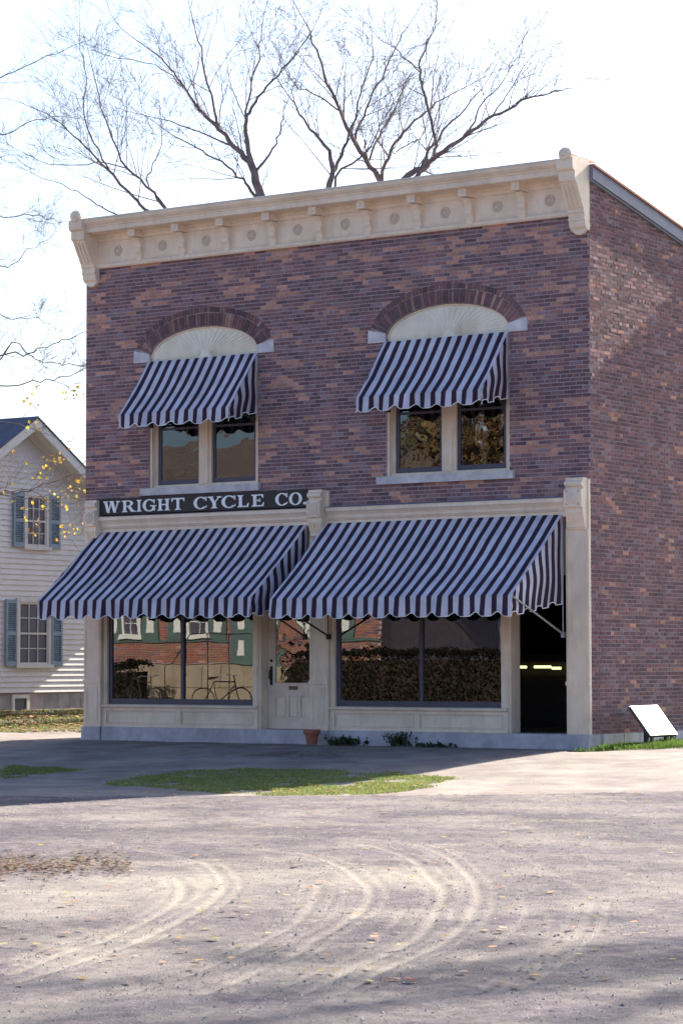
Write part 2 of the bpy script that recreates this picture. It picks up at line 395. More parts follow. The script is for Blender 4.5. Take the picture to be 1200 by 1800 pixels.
# --- hard-packed pavement between the road and the shop
mat('pavement', (0.21, 0.16, 0.16), 0.95, 0.1, 2.2, 0.6, 45, col2=(0.33, 0.285, 0.24), detail=10); stain('pavement', .28, .7, (1, 1, 1), .40, .60, (1, .97, .98))
def on_pave(x, y):
    u, v = w2uv(x, y)
    if v < road_edge(u)-.35: return False
    if x > 0: return y < -.92+.62*x and y < .05
    if x < -13.45: return y < 2.0 and y > -60 and v < 52 and x > -40 and y < 2.0+(x+13.45)*.9
    return y < (4.2 if x < -10.2 else .25)
def pave_fn(u, v):
    x, y = uv2w(u, v); return (x, y, gz(x, y) - .012 + .010*noise.fractal((x*.8, y*.8, 2), .8, 2.1, 4) - .016*smooth(.35, -.05, v-road_edge(u)))
vs_, fs_ = grid_mesh(lin(-24, 14, 190), lin(31.9, 54, 150), pave_fn, on_pave)
o = MB().add(vs_, fs_).build('pavement', 'pavement', smooth=True, recalc=False); o['kind'] = 'structure'

# ------------------------------------------------------------------ the brick shop building
shop = thing('brick_shop_building', 'two-storey purple-brown brick shop with cream cornice and striped awnings', 'building', (-5.08, 0, 0))
W = 10.16
WINS = [(-8.72, -6.38), (-3.78, -1.45)]      # upper window openings
SILL, SPR, RISE = 4.39, 6.66, .49            # sill top, springing, arch rise
RING = .325
CH, BL = .0638, .2255
def brick_tone(x, z, r, side=0):
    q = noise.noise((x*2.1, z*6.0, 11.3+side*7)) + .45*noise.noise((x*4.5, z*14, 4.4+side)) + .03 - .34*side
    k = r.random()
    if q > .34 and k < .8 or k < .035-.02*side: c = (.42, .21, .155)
    elif q > .12 and k < .5: c = (.26, .135, .125)
    elif k < .30: c = (.14, .08, .092)
    elif k < .62: c = (.175, .09, .10)
    elif k < .86: c = (.22, .11, .112)
    else: c = (.215, .14, .158)
    f = (.82+.36*r.random())*1.22
    return (c[0]*f*1.1, c[1]*f*1.08, c[2]*f*1.04)
def sub(iv, a, b):
    out = []
    for (p, q) in iv:
        if b <= p or a >= q: out.append((p, q)); continue
        if a > p: out.append((p, a))
        if b < q: out.append((b, q))
    return out
def arch_half(z, inset=0.0):
    """half width of an arched opening's outer ring at height z (0 when above it)"""
    a, b = 1.17+RING-inset, RISE+RING-inset
    t = (z-SPR)/b
    return a*math.sqrt(1-t*t) if 0 <= t < 1 else 0
wall = None
def wall_bodies():
    m = MB()
    y0, y1 = 0.0, .32
    zc = 8.36
    def rect(x0, x1, z0, z1): m.box(x0, x1, y0, y1, z0, z1)
    xs = [-W] + [x for w_ in WINS for x in w_] + [0]
    rect(xs[0], xs[1], 3.70, zc); rect(xs[2], xs[3], 3.70, zc); rect(xs[4], xs[5], 3.70, zc)
    for a, b in WINS:
        rect(a, b, 3.70, 4.26)
        n = 48; c = (a+b)/2
        for i in range(n):
            p, q = a+(b-a)*i/n, a+(b-a)*(i+1)/n; mid = (p+q)/2
            zt = SPR + RISE*math.sqrt(max(0, 1-((mid-c)/1.17)**2))
            rect(p, q, zt+.01, zc)
    # the side wall and the rear, following the falling parapet
    def par(y): return 8.90-.190*y
    m.add([(0, .32, .0), (0, 13, .0), (0, 13, par(13)), (0, .32, par(.32)), (-.32, .32, 0), (-.32, 13, 0), (-.32, 13, par(13)), (-.32, .32, par(.32))],
          [(0, 1, 2, 3), (4, 7, 6, 5), (0, 3, 7, 4), (1, 5, 6, 2), (3, 2, 6, 7), (0, 4, 5, 1)])
    m.add([(-W, .32, .0), (-W, 13, .0), (-W, 13, par(13)), (-W, .32, par(.32)), (-W+.32, .32, 0), (-W+.32, 13, 0), (-W+.32, 13, par(13)), (-W+.32, .32, par(.32))],
          [(3, 2, 1, 0), (5, 6, 7, 4), (4, 7, 3, 0), (2, 6, 5, 1), (7, 6, 2, 3), (1, 5, 4, 0)])
    m.box(-W+.32, -.32, 12.7, 13, 0, par(13))
    m.box(-W, 0, 0.002, .318, 8.361, 8.88)                 # masonry behind the cornice
    m.box(-.32, -.004, .0, .318, .0, 3.70)                 # corner pier
    m.box(-W+.004, -W+.32, .0, .318, .0, 3.70)
    return m.build('wall', 'mortar', shop)
wall = wall_bodies()
BR = []                                           # (area, x0,x1,ya,z0,z1,tone, side)
br_rng = random.Random(21)
nz_courses = int((8.90-.25)/CH)
for k in range(nz_courses):
    z0 = .25 + k*CH; zc = z0+CH/2; header = (k % 7 == 3)
    L = BL/2 if header else BL
    off = (0 if k % 2 else BL/2) + (BL/4 if header else 0)
    # front
    if 3.72 < z0 < 8.34:
        iv = [(-W, 0.0)]
        for a, b in WINS:
            c = (a+b)/2
            if SILL-.14 < zc < SILL: iv = sub(iv, a-.16, b+.05 if a < -5 else b+.1)
            elif SILL < zc < 6.60: iv = sub(iv, a, b)
            elif 6.60 <= zc < SPR+.12: iv = sub(iv, c-1.17-.335, c+1.17+.335)
            else:
                h = arch_half(zc+CH*.3, .07)
                if h > 0: iv = sub(iv, c-h, c+h)
        for (p, q) in iv:
            x = -W-off; 
            while x < q:
                a_, b_ = max(x, p), min(x+L, q)
                if b_-a_ > .03: BR.append(((b_-a_)*CH, a_+.0065, (b_-.0065 if b_ < -.001 else .0075), z0+.0068, z0+CH-.0068, brick_tone((a_+b_)/2, zc, br_rng), 0))
                x += L
    # right side: bricks run back along y from the corner
    ztop = 8.90
    ymax = min(13, (8.90-z0-CH)/.190)
    y = -off
    y0s = 0.0
    while y < ymax:
        a_, b_ = max(y, y0s), min(y+L, ymax)
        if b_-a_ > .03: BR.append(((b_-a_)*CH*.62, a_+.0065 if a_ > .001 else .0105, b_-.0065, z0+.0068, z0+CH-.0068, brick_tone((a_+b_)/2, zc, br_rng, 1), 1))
        y += L
def brick_geo(m, b, r):
    _, a0, a1, z0, z1, c, side = b
    t = [r.uniform(-1, 1) for _ in range(4)]
    if not side:
        yb, yf = .01, -.0055 + .0016*t[0]
        v = [(a0,yf+.0015*t[1],z0),(a1,yf-.0015*t[1],z0),(a1,yb,z0),(a0,yb,z0),(a0,yf+.0015*t[2],z1),(a1,yf-.0015*t[2],z1),(a1,yb,z1),(a0,yb,z1)]
    else:
        xb, xf = -.01, .008 + .002*t[0]
        s1, s2 = .0022*t[1], .0018*t[2]
        v = [(xf+s1+s2,a0,z0),(xf-s1+s2,a1,z0),(xb,a1,z0),(xb,a0,z0),(xf+s1-s2,a0,z1),(xf-s1-s2,a1,z1),(xb,a1,z1),(xb,a0,z1)]
    m.add(v, [(0,3,2,1),(4,5,6,7),(0,1,5,4),(1,2,6,5),(3,0,4,7)], c)
def vis_size(b):
    if b[6]: return b[0]*.9 if b[1] < 1.0 else 0
    d = math.hypot((b[1]+b[2])/2-CAM.x, CAM.y); return b[0]*(40/d)**2
order = sorted(range(len(BR)), key=lambda i: -vis_size(BR[i]))
single = set(order[:300])
field = [MB(), MB()]
for i, b in enumerate(BR):
    if i in single:
        m = MB(); brick_geo(m, b, br_rng); link(m.mesh('brick', 'brick_side' if b[6] else 'brick'), 'brick', wall)
    else: brick_geo(field[b[6]], b, br_rng)
o = field[0].build('front_brickwork', 'brick', wall, kind='stuff', recalc=False)
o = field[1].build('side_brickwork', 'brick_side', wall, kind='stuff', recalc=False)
# stone footing along the side
m = MB()
yy = .33
while yy < 13:
    l = rng.uniform(.5, .95); m.box(-.05, .045+rng.uniform(-.012, .012), yy, min(13, yy+l)-.012, -.2, .238+rng.uniform(-.012, .01)); yy += l
m.build('footing', 'limestone', wall)
# parapet trim of the falling side wall
def side_strip(name, m_, x0, x1, za, zb, ya=.36, yb=13.05):
    def P(y, dz): return 8.90-.190*y+dz
    v = [(x, y, P(y, dz)) for y in (ya, yb) for (x, dz) in ((x0, za), (x1, za), (x1, zb), (x0, zb))]
    return MB().add(v, [(0,1,2,3),(7,6,5,4),(0,4,5,1),(1,5,6,2),(2,6,7,3),(3,7,4,0)]).build(name, m_, shop)
side_strip('parapet_fascia', 'lead', -.10, .075, .0, .20, .02)
side_strip('parapet_coping', 'clay_coping', -.38, .105, .201, .235, .02)
side_strip('parapet_bead', 'lead', -.05, .05, -.035, -.001, .02)
MB().add([(-W+.3, .3, 8.75), (-.3, .3, 8.75), (-.3, 12.8, 6.4), (-W+.3, 12.8, 6.4)], [(0, 1, 2, 3)]).build('roof_deck', 'slate', shop)

cm_ = MB()  # unseen stack, added to throw the diagonal shade across the side wall
for k in range(140):
    z0 = .0+k*.075; f = .85+.3*br_rng.random(); cm_.box(-.05, .62+.004*(k % 2), 8.0-.004*(k % 2), 9.1, z0, z0+.066, tuple(v*f for v in (.19, .10, .10)))
cm_.box(.0, .60, 8.02, 9.08, .0, 10.45, (.45, .36, .38)); cm_.box(-.1, .68, 7.94, 9.16, 10.3, 10.52, (.19, .10, .10))
cm_.build('added_shade_chimney', 'brick', shop)
# --- arches
def ell(c, a, b, t): return (c + a*math.cos(t), SPR + b*math.sin(t))
for (wa, wb) in WINS:
    c = (wa+wb)/2; a0, b0 = 1.17, RISE
    arch = MB()
    # mortar bed of the arch
    N = 64; pts = []
    def off_pt(t, d):
        x, z = ell(0, a0, b0, t); nx, nz_ = math.cos(t)/a0, math.sin(t)/b0; l = math.hypot(nx, nz_); return (c+x+nx/l*d, z+nz_/l*d)
    t0, t1 = R(9), R(171)
    ins = [off_pt(t0+(t1-t0)*i/N, .002) for i in range(N+1)]; out = [off_pt(t0+(t1-t0)*i/N, RING) for i in range(N+1)]
    for i in range(N):
        q = [ins[i], ins[i+1], out[i+1], out[i]]
        arch.prism([(p[0], p[1]) for p in q], -.0045, .1, 'y')
    ao = arch.build('window_arch', 'mortar', shop)
    # arc-length spaced voussoirs in two rings
    def ring(d0, d1, pitch):
        n = 400; ts_ = [t0+(t1-t0)*i/n for i in range(n+1)]; P = [off_pt(t, (d0+d1)/2*.6) for t in ts_]
        L = [0]
        for i in range(n): L.append(L[-1]+math.dist(P[i], P[i+1]))
        cnt = int(L[-1]/pitch); cnt += 1-cnt % 2
        j = 0
        def tt(s):
            lo = 0
            while lo < n-1 and L[lo+1] < s: lo += 1
            return ts_[lo] + (ts_[lo+1]-ts_[lo])*min(1, (s-L[lo])/(L[lo+1]-L[lo]))
        for i in range(cnt):
            g = .0045
            ta, tb = tt(L[-1]*i/cnt+g), tt(L[-1]*(i+1)/cnt-g)
            q = [off_pt(ta, d0+.004), off_pt(ta, d1-.004), off_pt(tb, d1-.004), off_pt(tb, d0+.004)]
            k = br_rng.random(); f = .85+.3*br_rng.random()
            col = tuple(v*f for v in ((.15, .09, .10) if k < .3 else (.21, .11, .115) if k < .7 else (.27, .145, .14) if k < .95 else (.40, .23, .19)))
            mm = MB().prism(q, -.014-.003*br_rng.random(), .05, 'y', col)
            link(mm.mesh('arch_brick', 'brick'), 'arch_brick', ao)
    ring(0, .222, .062); ring(.228, RING, .062)
    # stone imposts
    for s in (-1, 1):
        xi, xo = c+s*1.168, c+s*1.515
        MB().prism([(xi, 6.60), (xo, 6.60), (xo-s*.01, 6.815), (xi, 6.745)], -.022, .2, 'y').build('impost_stone', 'limestone', ao)
    # fan panel
    fan = MB(); N = 56
    arcp = [off_pt(R(0)+math.pi*i/N, -.012) for i in range(N+1)]
    fan.prism([(p[0], p[1]) for p in arcp] + [(c-1.155, 6.45), (c+1.155, 6.45)], .055, .09, 'y')
    fo = fan.build('fan_panel', 'fan_cream', shop)
    NR = 27
    for i in range(NR):
        th = math.pi*(i+.5)/NR
        rr = MB(); dth = math.pi/NR*.30
        def fp(t, k): 
            x, z = a0*math.cos(t)*k, (RISE-.0)*math.sin(t)*k; return (c+x, 6.63+z)
        rr.prism([fp(th-dth, .12), fp(th+dth, .12), fp(th+dth*.8, .93), fp(th, .96), fp(th-dth*.8, .93)], .044, .056, 'y')
        link(rr.mesh('ray', 'fan_cream'), 'ray', fo)
    hub = MB().lathe([(0, -.014), (.05, -.013), (.10, -.006), (.12, .0)], (c, .055, 6.63), 'y', 20).build('hub', 'fan_cream', fo)
    trim = MB(); ring_pts = [off_pt(math.pi*i/N, -.02) for i in range(N+1)]
    trim.tube([(p[0], .045, p[1]) for p in ring_pts], .018, 6); trim.build('arch_moulding', 'cream', fo)
    # window unit: liners, mullion, sashes, panes, sill
    wn = MB(); yl = .02
    wn.box(wa-.0, wa+.045, yl, .22, 4.39, 6.5); wn.box(wb-.045, wb, yl, .22, 4.39, 6.5)
    wn.box(wa+.045, wb-.045, .06, .22, 6.40, 6.5); wn.box(wa+.045, wb-.045, .07, .22, 4.39, 4.44)
    wo = wn.build('window', 'cream', shop)
    box('jamb_casing', 'cream_worn', wo, wa+.045, wa+.115, .09, .2, 4.44, 6.40); box('jamb_casing', 'cream_worn', wo, wb-.115, wb-.045, .09, .2, 4.44, 6.40)
    mc = c-.01
    MB().box(mc-.135, mc+.135, .075, .22, 4.44, 6.40).build('mullion', 'cream', wo)
    MB().box(mc-.075, mc+.075, .055, .0749, 4.44, 6.40).build('mullion_facing', 'cream', wo)
    for (p, q) in ((wa+.115, mc-.135), (mc+.135, wb-.115)):
        s = MB(); z0, z1 = 4.44, 6.40; y0, y1 = .12, .16
        s.box(p, p+.055, y0, y1, z0, z1); s.box(q-.055, q, y0, y1, z0, z1); s.box(p+.055, q-.055, y0, y1, z0, z0+.085); s.box(p+.055, q-.055, y0, y1, z1-.06, z1)
        s.box(p+.055, q-.055, y0+.01, y1-.005, 5.40, 5.44)
        so_ = s.build('sash', 'sash', wo)
        link(MB().box(p+.05, q-.05, .138, .143, z0+.08, z1-.05).mesh('glass_pane', 'old_glass'), 'glass_pane', wo)
    box('sill_stone', 'limestone', wo, wa-.155, c-.003, -.075, .2, 4.262, 4.388)
    box('sill_stone', 'limestone', wo, c+.003, wb+(.055 if wa < -5 else .10), -.075, .2, 4.262, 4.388)

# --- main cornice
cor = MB()
prof = [(0, 8.335), (-.055, 8.335), (-.075, 8.36), (-.075, 8.395), (-.05, 8.42), (-.022, 8.435), (-.022, 8.80), (-.05, 8.82), (-.06, 8.86), (-.10, 8.885), (-.10, 8.915), (-.36, 8.93),
        (-.375, 8.94), (-.375, 9.02), (-.395, 9.025), (-.395, 9.045), (-.42, 9.06), (-.455, 9.10), (-.46, 9.135), (-.47, 9.14), (-.47, 9.155), (0, 9.20)]
cor.prism(prof, -W+.05, -.02, 'x')
co = cor.build('cornice', 'cream', shop)
MB().prism([(-.475, 9.158), (-.475, 9.172), (-.05, 9.235), (.30, 9.235), (.30, 9.2), (0, 9.205)], -W+.05, -.02, 'x').build('flashing', 'white_flash', co)
bx = [-9.10+.9905*i for i in range(9)]
BX = [-8.91, -7.95, -6.99, -6.02, -5.06, -4.09, -3.11, -2.13, -1.15]
bm_ = MB()
sc_prof = [(-.02, 8.40), (-.085, 8.40), (-.095, 8.44), (-.075, 8.47), (-.085, 8.51), (-.115, 8.55), (-.12, 8.60), (-.10, 8.64), (-.12, 8.70), (-.17, 8.76), (-.19, 8.79), (-.02, 8.79)]
bm_.prism(sc_prof, -.062, .062, 'x'); bm_.box(-.078, .078, -.30, -.02, 8.80, 8.926); bm_.box(-.055, .055, -.09, -.02, 8.375, 8.399)
bm_.lathe([(0, -.022), (.022, -.018), (.03, 0)], (0, -.30, 8.862), 'y', 10); bm_.box(-.09, .09, -.31, -.02, 8.9265, 8.938)
bmesh_ = bm_.mesh('bracket', 'cream')
for x in BX:
    o = link(bmesh_, 'bracket', co); o.location.x += x
rm = MB(); rm.lathe([(0, -.018), (.03, -.02), (.04, -.010), (.055, -.018), (.075, -.018), (.085, 0)], (0, -.022, 8.625), 'y', 20)
for k in range(8):
    a = k*math.pi/4; rm.lathe([(0, -.03), (.014, -.026), (.018, -.012)], (.055*math.cos(a), -.022, 8.625+.055*math.sin(a)), 'y', 6)
rm.v = [(x*1.15, y, 8.625+(z-8.625)*1.15) for x, y, z in rm.v]
rmesh = rm.mesh('rosette', 'rosette_paint')
RX = [-9.42] + [(a+b)/2 for a, b in zip(BX, BX[1:])] + [-.68]
for x in RX:
    o = link(rmesh, 'rosette', co); o.location.x += x
pm = MB()
for a, b in zip([-9.76]+BX, BX+[-.36]):
    x0, x1 = a+.10, b-.10
    if a == -9.76: x0 = -9.72
    if b == -.36: x1 = -.40
    for q in ((x0, x1, 8.765, 8.785), (x0, x1, 8.455, 8.475)): pm.box(q[0], q[1], -.030, -.02, q[2], q[3])
pm.build('frieze_bead', 'cream', co)
def end_console(xc, hw):
    m = MB()
    p = [(0.02, 8.09), (-.05, 8.09), (-.105, 8.14), (-.125, 8.19), (-.125, 8.235), (-.15, 8.24), (-.15, 8.275), (-.135, 8.28), (-.145, 8.345), (-.17, 8.36), (-.17, 8.40),
         (-.40, 8.80), (-.435, 8.815), (-.445, 8.85), (-.445, 8.965), (-.50, 8.985), (-.515, 9.02), (-.515, 9.13), (-.48, 9.165), (-.32, 9.17), (-.24, 9.215), (-.05, 9.225), (0.02, 9.21)]
    m.prism(p, xc-hw, xc+hw, 'x')
    o = m.build('end_console', 'cream', co)
    # flutes: raised fillets on the leaning face
    d = Vector((0, -.23, .40)).normalized(); n_ = Vector((0, -d.z, d.y))*-1
    n_ = Vector((0, -.40, -.23)).normalized()
    f = MB()
    for i in range(4):
        x = xc - hw*.78 + hw*1.56*i/3; hw2 = hw*.12
        a = Vector((0, -.185, 8.43)); b = Vector((0, -.385, 8.778))
        vs = []
        for q in (a, b):
            for dx, dn in ((-hw2, -.004), (hw2, -.004), (hw2, .02), (-hw2, .02)):
                w_ = q + n_*dn; vs.append((x+dx, w_.y, w_.z))
        f.add(vs, [(0,1,2,3),(7,6,5,4),(0,4,5,1),(1,5,6,2),(2,6,7,3),(3,7,4,0)])
    f.build('fillets', 'cream', co)
    b = MB(); b.lathe([(.0, -.13), (.09, -.12), (.115, -.07), (.115, .13), (.0, .14)], (xc, -.42, 9.225), 'y', 20)
    b.lathe([(0, -.155), (.03, -.15), (.045, -.125)], (xc, -.42, 9.225), 'y', 12)
    b.build('finial', 'cream', co, smooth=False)
    # rounded drop at the foot
    MB().lathe([(0, -.012), (hw*.9, -.012), (hw, 0), (hw, .1)], (xc, -.055, 8.165), 'y', 24).build('drop', 'cream', co)
end_console(-.135, .145); end_console(-10.0, .145)

# --- ground floor shop front
PIL = [(-10.12, -9.74), (-5.265, -4.895), (-.40, .003)]
for i, (a, b) in enumerate(PIL):
    po = MB()
    yb_ = .30 if i < 2 else -.001; po.box(a, b, -.075, yb_, .245, 3.43); po.box(a-.0, b, -.06, yb_, 3.43, 4.20)
    po.box(a-.012, b+.004, -.095, -.075, 1.0, 1.06)
    po = po.build('pilaster', 'cream', shop)
    fr = MB(); xa, xb = a+.06, b-.07
    for q in ((xa, xb, .93, .955), (xa, xb, .36, .385)): fr.box(q[0], q[1], -.085, -.075, q[2], q[3])
    fr.box(xa, xa+.02, -.085, -.075, .385, .93); fr.box(xb-.02, xb, -.085, -.075, .385, .93)
    fr.box(a+.03, a+.05, -.084, -.075, 1.1, 3.30); fr.box(b-.05, b-.03, -.084, -.075, 1.1, 3.30)
    fr.build('panel_bead', 'cream', po)
    # console with rosette block and flutes
    xa, xb = ((-9.99, -9.745), (-5.20, -4.93), (-.33, -.02))[i]
    cs = MB()
    cs.prism([(-.06, 4.215), (-.20, 4.215), (-.20, 4.175), (-.22, 4.165), (-.245, 4.14), (-.245, 4.11), (-.22, 4.085), (-.19, 4.075), (-.19, 4.04), (-.25, 4.035), (-.26, 4.02), (-.26, 3.77),
              (-.25, 3.755), (-.21, 3.745), (-.215, 3.70), (-.215, 3.68), (-.15, 3.50), (-.15, 3.455), (-.12, 3.445), (-.11, 3.42), (-.06, 3.42)], xa, xb, 'x')
    cs.build('console', 'cream', po)
    fl = MB(); n_ = Vector((0, -.18, -.065)).normalized()
    for k in range(4):
        x = xa+.03+(xb-xa-.06)*k/3
        vs = []
        for q in (Vector((0, -.158, 3.52)), Vector((0, -.208, 3.665))):
            for dx, dn in ((-.014, -.004), (.014, -.004), (.014, .014), (-.014, .014)):
                w_ = q+n_*dn; vs.append((x+dx, w_.y, w_.z))
        fl.add(vs, [(0,1,2,3),(7,6,5,4),(0,4,5,1),(1,5,6,2),(2,6,7,3),(3,7,4,0)])
    fl.build('console_flutes', 'cream', po)
    xm = (xa+xb)/2
    rs = MB().lathe([(0, -.03), (.03, -.028), (.045, -.014), (.07, -.024), (.095, -.012), (.10, 0)], (xm, -.26, 3.90), 'y', 18)
    for k in range(4):
        for sx, sz in ((-1, -1), (1, -1), (-1, 1), (1, 1)): rs.box(xm+sx*.10-.008, xm+sx*.10+.008, -.268, -.26, 3.90+sz*.10-.008, 3.90+sz*.10+.008)
    rs.build('console_rosette', 'cream_worn', po)
    box('plinth_stone', 'granite', po, a-.03, b+.012, -.11, .25, -.15, .244)
for (a, b) in ((-9.74, -5.265), (-4.895, -.40)):
    e = MB()
    e.prism([(.28, 3.62), (-.02, 3.62), (-.05, 3.63), (-.05, 3.70), (-.07, 3.715), (-.065, 3.735), (-.085, 3.75), (-.085, 3.765), (-.075, 3.77), (-.09, 3.80), (-.13, 3.845), (-.15, 3.855), (-.15, 3.90), (-.155, 3.905), (-.155, 3.915), (.0, 3.94), (.28, 3.94)], a+.002, b-.002, 'x')
    eo = e.build('shopfront_entablature', 'cream', shop)
    dm = MB(); n = int((b-a)/.045)
    for i in range(n): 
        x = a+.02+(b-a-.04)*i/n; dm.box(x, x+.024, -.083, -.06, 3.722, 3.747)
    d_ = dm.build('dentil_band', 'cream_worn', eo); d_['kind'] = 'stuff'
    MB().prism([(-.16, 3.916), (-.162, 3.922), (-.005, 3.95), (-.005, 3.941)], a+.002, b-.002, 'x').build('flashing', 'lead', eo)
def shop_window(x0, x1, xm, xb0, xb1):
    """one display window with bulkhead between xb0 and xb1"""
    wb = MB(); wb.box(xb0, xb1, .0, .18, .245, .585); wb.prism([(-.055, .585), (-.065, .60), (-.065, .625), (-.02, .64), (.18, .64), (.18, .585)], xb0, xb1, 'x')
    wb.box(xb0, xb1, -.03, .0, .245, .295); wb.box(xb0, xb1, -.022, .0, .535, .584)
    wb.box(xb0, xb0+.09, -.022, .0, .2951, .5349); wb.box(xb1-.09, xb1, -.022, .0, .2951, .5349); xc = (xb0+xb1)/2; wb.box(xc-.05, xc+.05, -.022, .0, .2951, .5349)
    wo = wb.build('shop_window', 'cream', shop)
    pb = MB()
    for (p, q) in ((xb0+.09, xc-.05), (xc+.05, xb1-.09)):
        pb.box(p+.01, q-.01, -.012, .0, .505, .525); pb.box(p+.01, q-.01, -.012, .0, .305, .325); pb.box(p+.01, p+.03, -.012, 0, .3251, .5049); pb.box(q-.03, q-.01, -.012, 0, .3251, .5049)
    pb.build('bulkhead_panel', 'cream_worn', wo)
    f = MB()
    for (p, q) in ((xb0, x0), (x1, xb1)): f.box(p, q, .0, .18, .64, 3.25); f.box(p+.02, q-.02 if q-p > .06 else q, -.012, .0, .64, 3.25)
    f.box(xb0, xb1, .0, .18, 3.25, 3.62); f.build('window_casing', 'cream', wo)
    s = MB(); y0, y1 = .05, .10
    s.box(x0, x0+.075, y0, y1, .64, 3.25); s.box(x1-.03, x1, y0, y1, .64, 3.25); s.box(x0+.075, x1-.03, y0, y1, .64, .735); s.box(x0+.075, x1-.03, y0, y1, 3.18, 3.25)
    s.box(xm-.03, xm+.03, y0-.012, y1, .735, 3.18); s.build('sash_frame', 'sash', wo)
    for (p, q) in ((x0+.07, xm-.028), (xm+.028, x1-.025)): link(MB().box(p, q, .072, .078, .73, 3.185).mesh('glass_pane', 'plate_glass'), 'glass_pane', wo)
    return wo
shop_window(-9.655, -6.485, -8.02, -9.738, -6.37)
shop_window(-4.81, -1.625, -3.15, -4.893, -1.49)
# stone steps under each bay
for (a, b, nm) in ((-9.71, -6.40, 'base_stone'), (-6.395, -5.30, 'step_stone'), (-4.875, -1.66, 'base_stone'), (-1.655, -.435, 'step_stone')):
    box(nm, 'granite', shop, a, b, -.085 if 'base' in nm else -.10, .6, -.15, .243)
# left door in its shallow recess
rec = MB(); rec.box(-6.37, -6.33, .02, .34, .244, 3.62); rec.box(-5.30, -5.266, .02, .34, .244, 3.62); rec.box(-6.33, -5.30, .20, .34, 2.52, 3.62)
rec.build('door_recess', 'cream', shop)
dr = MB(); X0, X1, Y0, Y1 = -6.325, -5.305, .22, .265
Z0, Z1 = .25, 2.5
dr.box(X0, X0+.15, Y0, Y1, Z0, Z1); dr.box(X1-.13, X1, Y0, Y1, Z0, Z1); dr.box(X0+.15, X1-.13, Y0, Y1, Z0, .44); dr.box(X0+.15, X1-.13, Y0, Y1, .80, 1.02); dr.box(X0+.15, X1-.13, Y0, Y1, 2.36, Z1)
dr.box(X0+.15, X1-.13, Y0+.018, Y1-.005, .44, .80)
xs3 = [X0+.15+(X1-X0-.28)*k/3 for k in range(4)]
for k in (1, 2): dr.box(xs3[k]-.035, xs3[k]+.035, Y0, Y0+.0179, .44, .80)
door = dr.build('front_door', 'cream_worn', shop)
for k in range(3):
    p, q = xs3[k]+(.04 if k == 0 else .055), xs3[k+1]-(.04 if k == 2 else .055); box('door_panel', 'cream', door, p, q, Y0+.008, Y0+.0175, .47, .77)
link(MB().box(X0+.148, X1-.128, Y0+.02, Y0+.026, 1.018, 2.362).mesh('glass_pane', 'old_glass'), 'glass_pane', door)
hd = MB(); hd.box(X0+.045, X0+.095, Y0-.012, Y0, .98, 1.30); hd.tube([(X0+.07, Y0-.01, 1.24), (X0+.07, Y0-.06, 1.22), (X0+.07, Y0-.065, 1.10), (X0+.07, Y0-.01, 1.05)], .012, 8); hd.build('door_handle', 'iron', door)
hd = MB().lathe([(0, -.02), (.02, -.018), (.028, 0)], (X0+.07, Y0, 1.39), 'y', 12); hd.build('lock', 'iron', door)
ms_ = MB(); xm = (X0+X1)/2+.01; ms_.box(xm-.09, xm+.09, Y0-.008, Y0, .905, .965); ms_.box(xm-.075, xm+.075, Y0-.012, Y0-.0081, .92, .95); ms_.build('mail_slot', 'brass_dark', door)
# right doorway, its door standing open inside
rec = MB(); rec.box(-1.49, -1.455, .02, .30, .244, 3.62); rec.box(-.435, -.402, .02, .34, .244, 3.62); rec.box(-1.455, -.435, .16, .34, 2.72, 3.62)
rec.build('doorway_frame', 'cream', shop)
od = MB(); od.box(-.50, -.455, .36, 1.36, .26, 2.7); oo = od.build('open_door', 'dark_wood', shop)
od = MB()
for (z0, z1) in ((.36, .9), (1.1, 2.55)): od.box(-.506, -.5, .46, 1.26, z0, z1)
od.build('door_panel', 'dark_wood', oo)
# interior rooms
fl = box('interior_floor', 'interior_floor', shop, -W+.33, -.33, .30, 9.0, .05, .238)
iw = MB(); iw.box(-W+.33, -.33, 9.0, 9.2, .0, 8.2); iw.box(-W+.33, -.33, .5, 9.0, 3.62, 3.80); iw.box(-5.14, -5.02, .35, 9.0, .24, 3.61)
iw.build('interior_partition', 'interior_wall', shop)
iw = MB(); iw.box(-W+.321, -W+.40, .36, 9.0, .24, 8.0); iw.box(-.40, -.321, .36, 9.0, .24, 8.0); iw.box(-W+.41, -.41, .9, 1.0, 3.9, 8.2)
iw.build('interior_lining', 'interior_wall', shop)

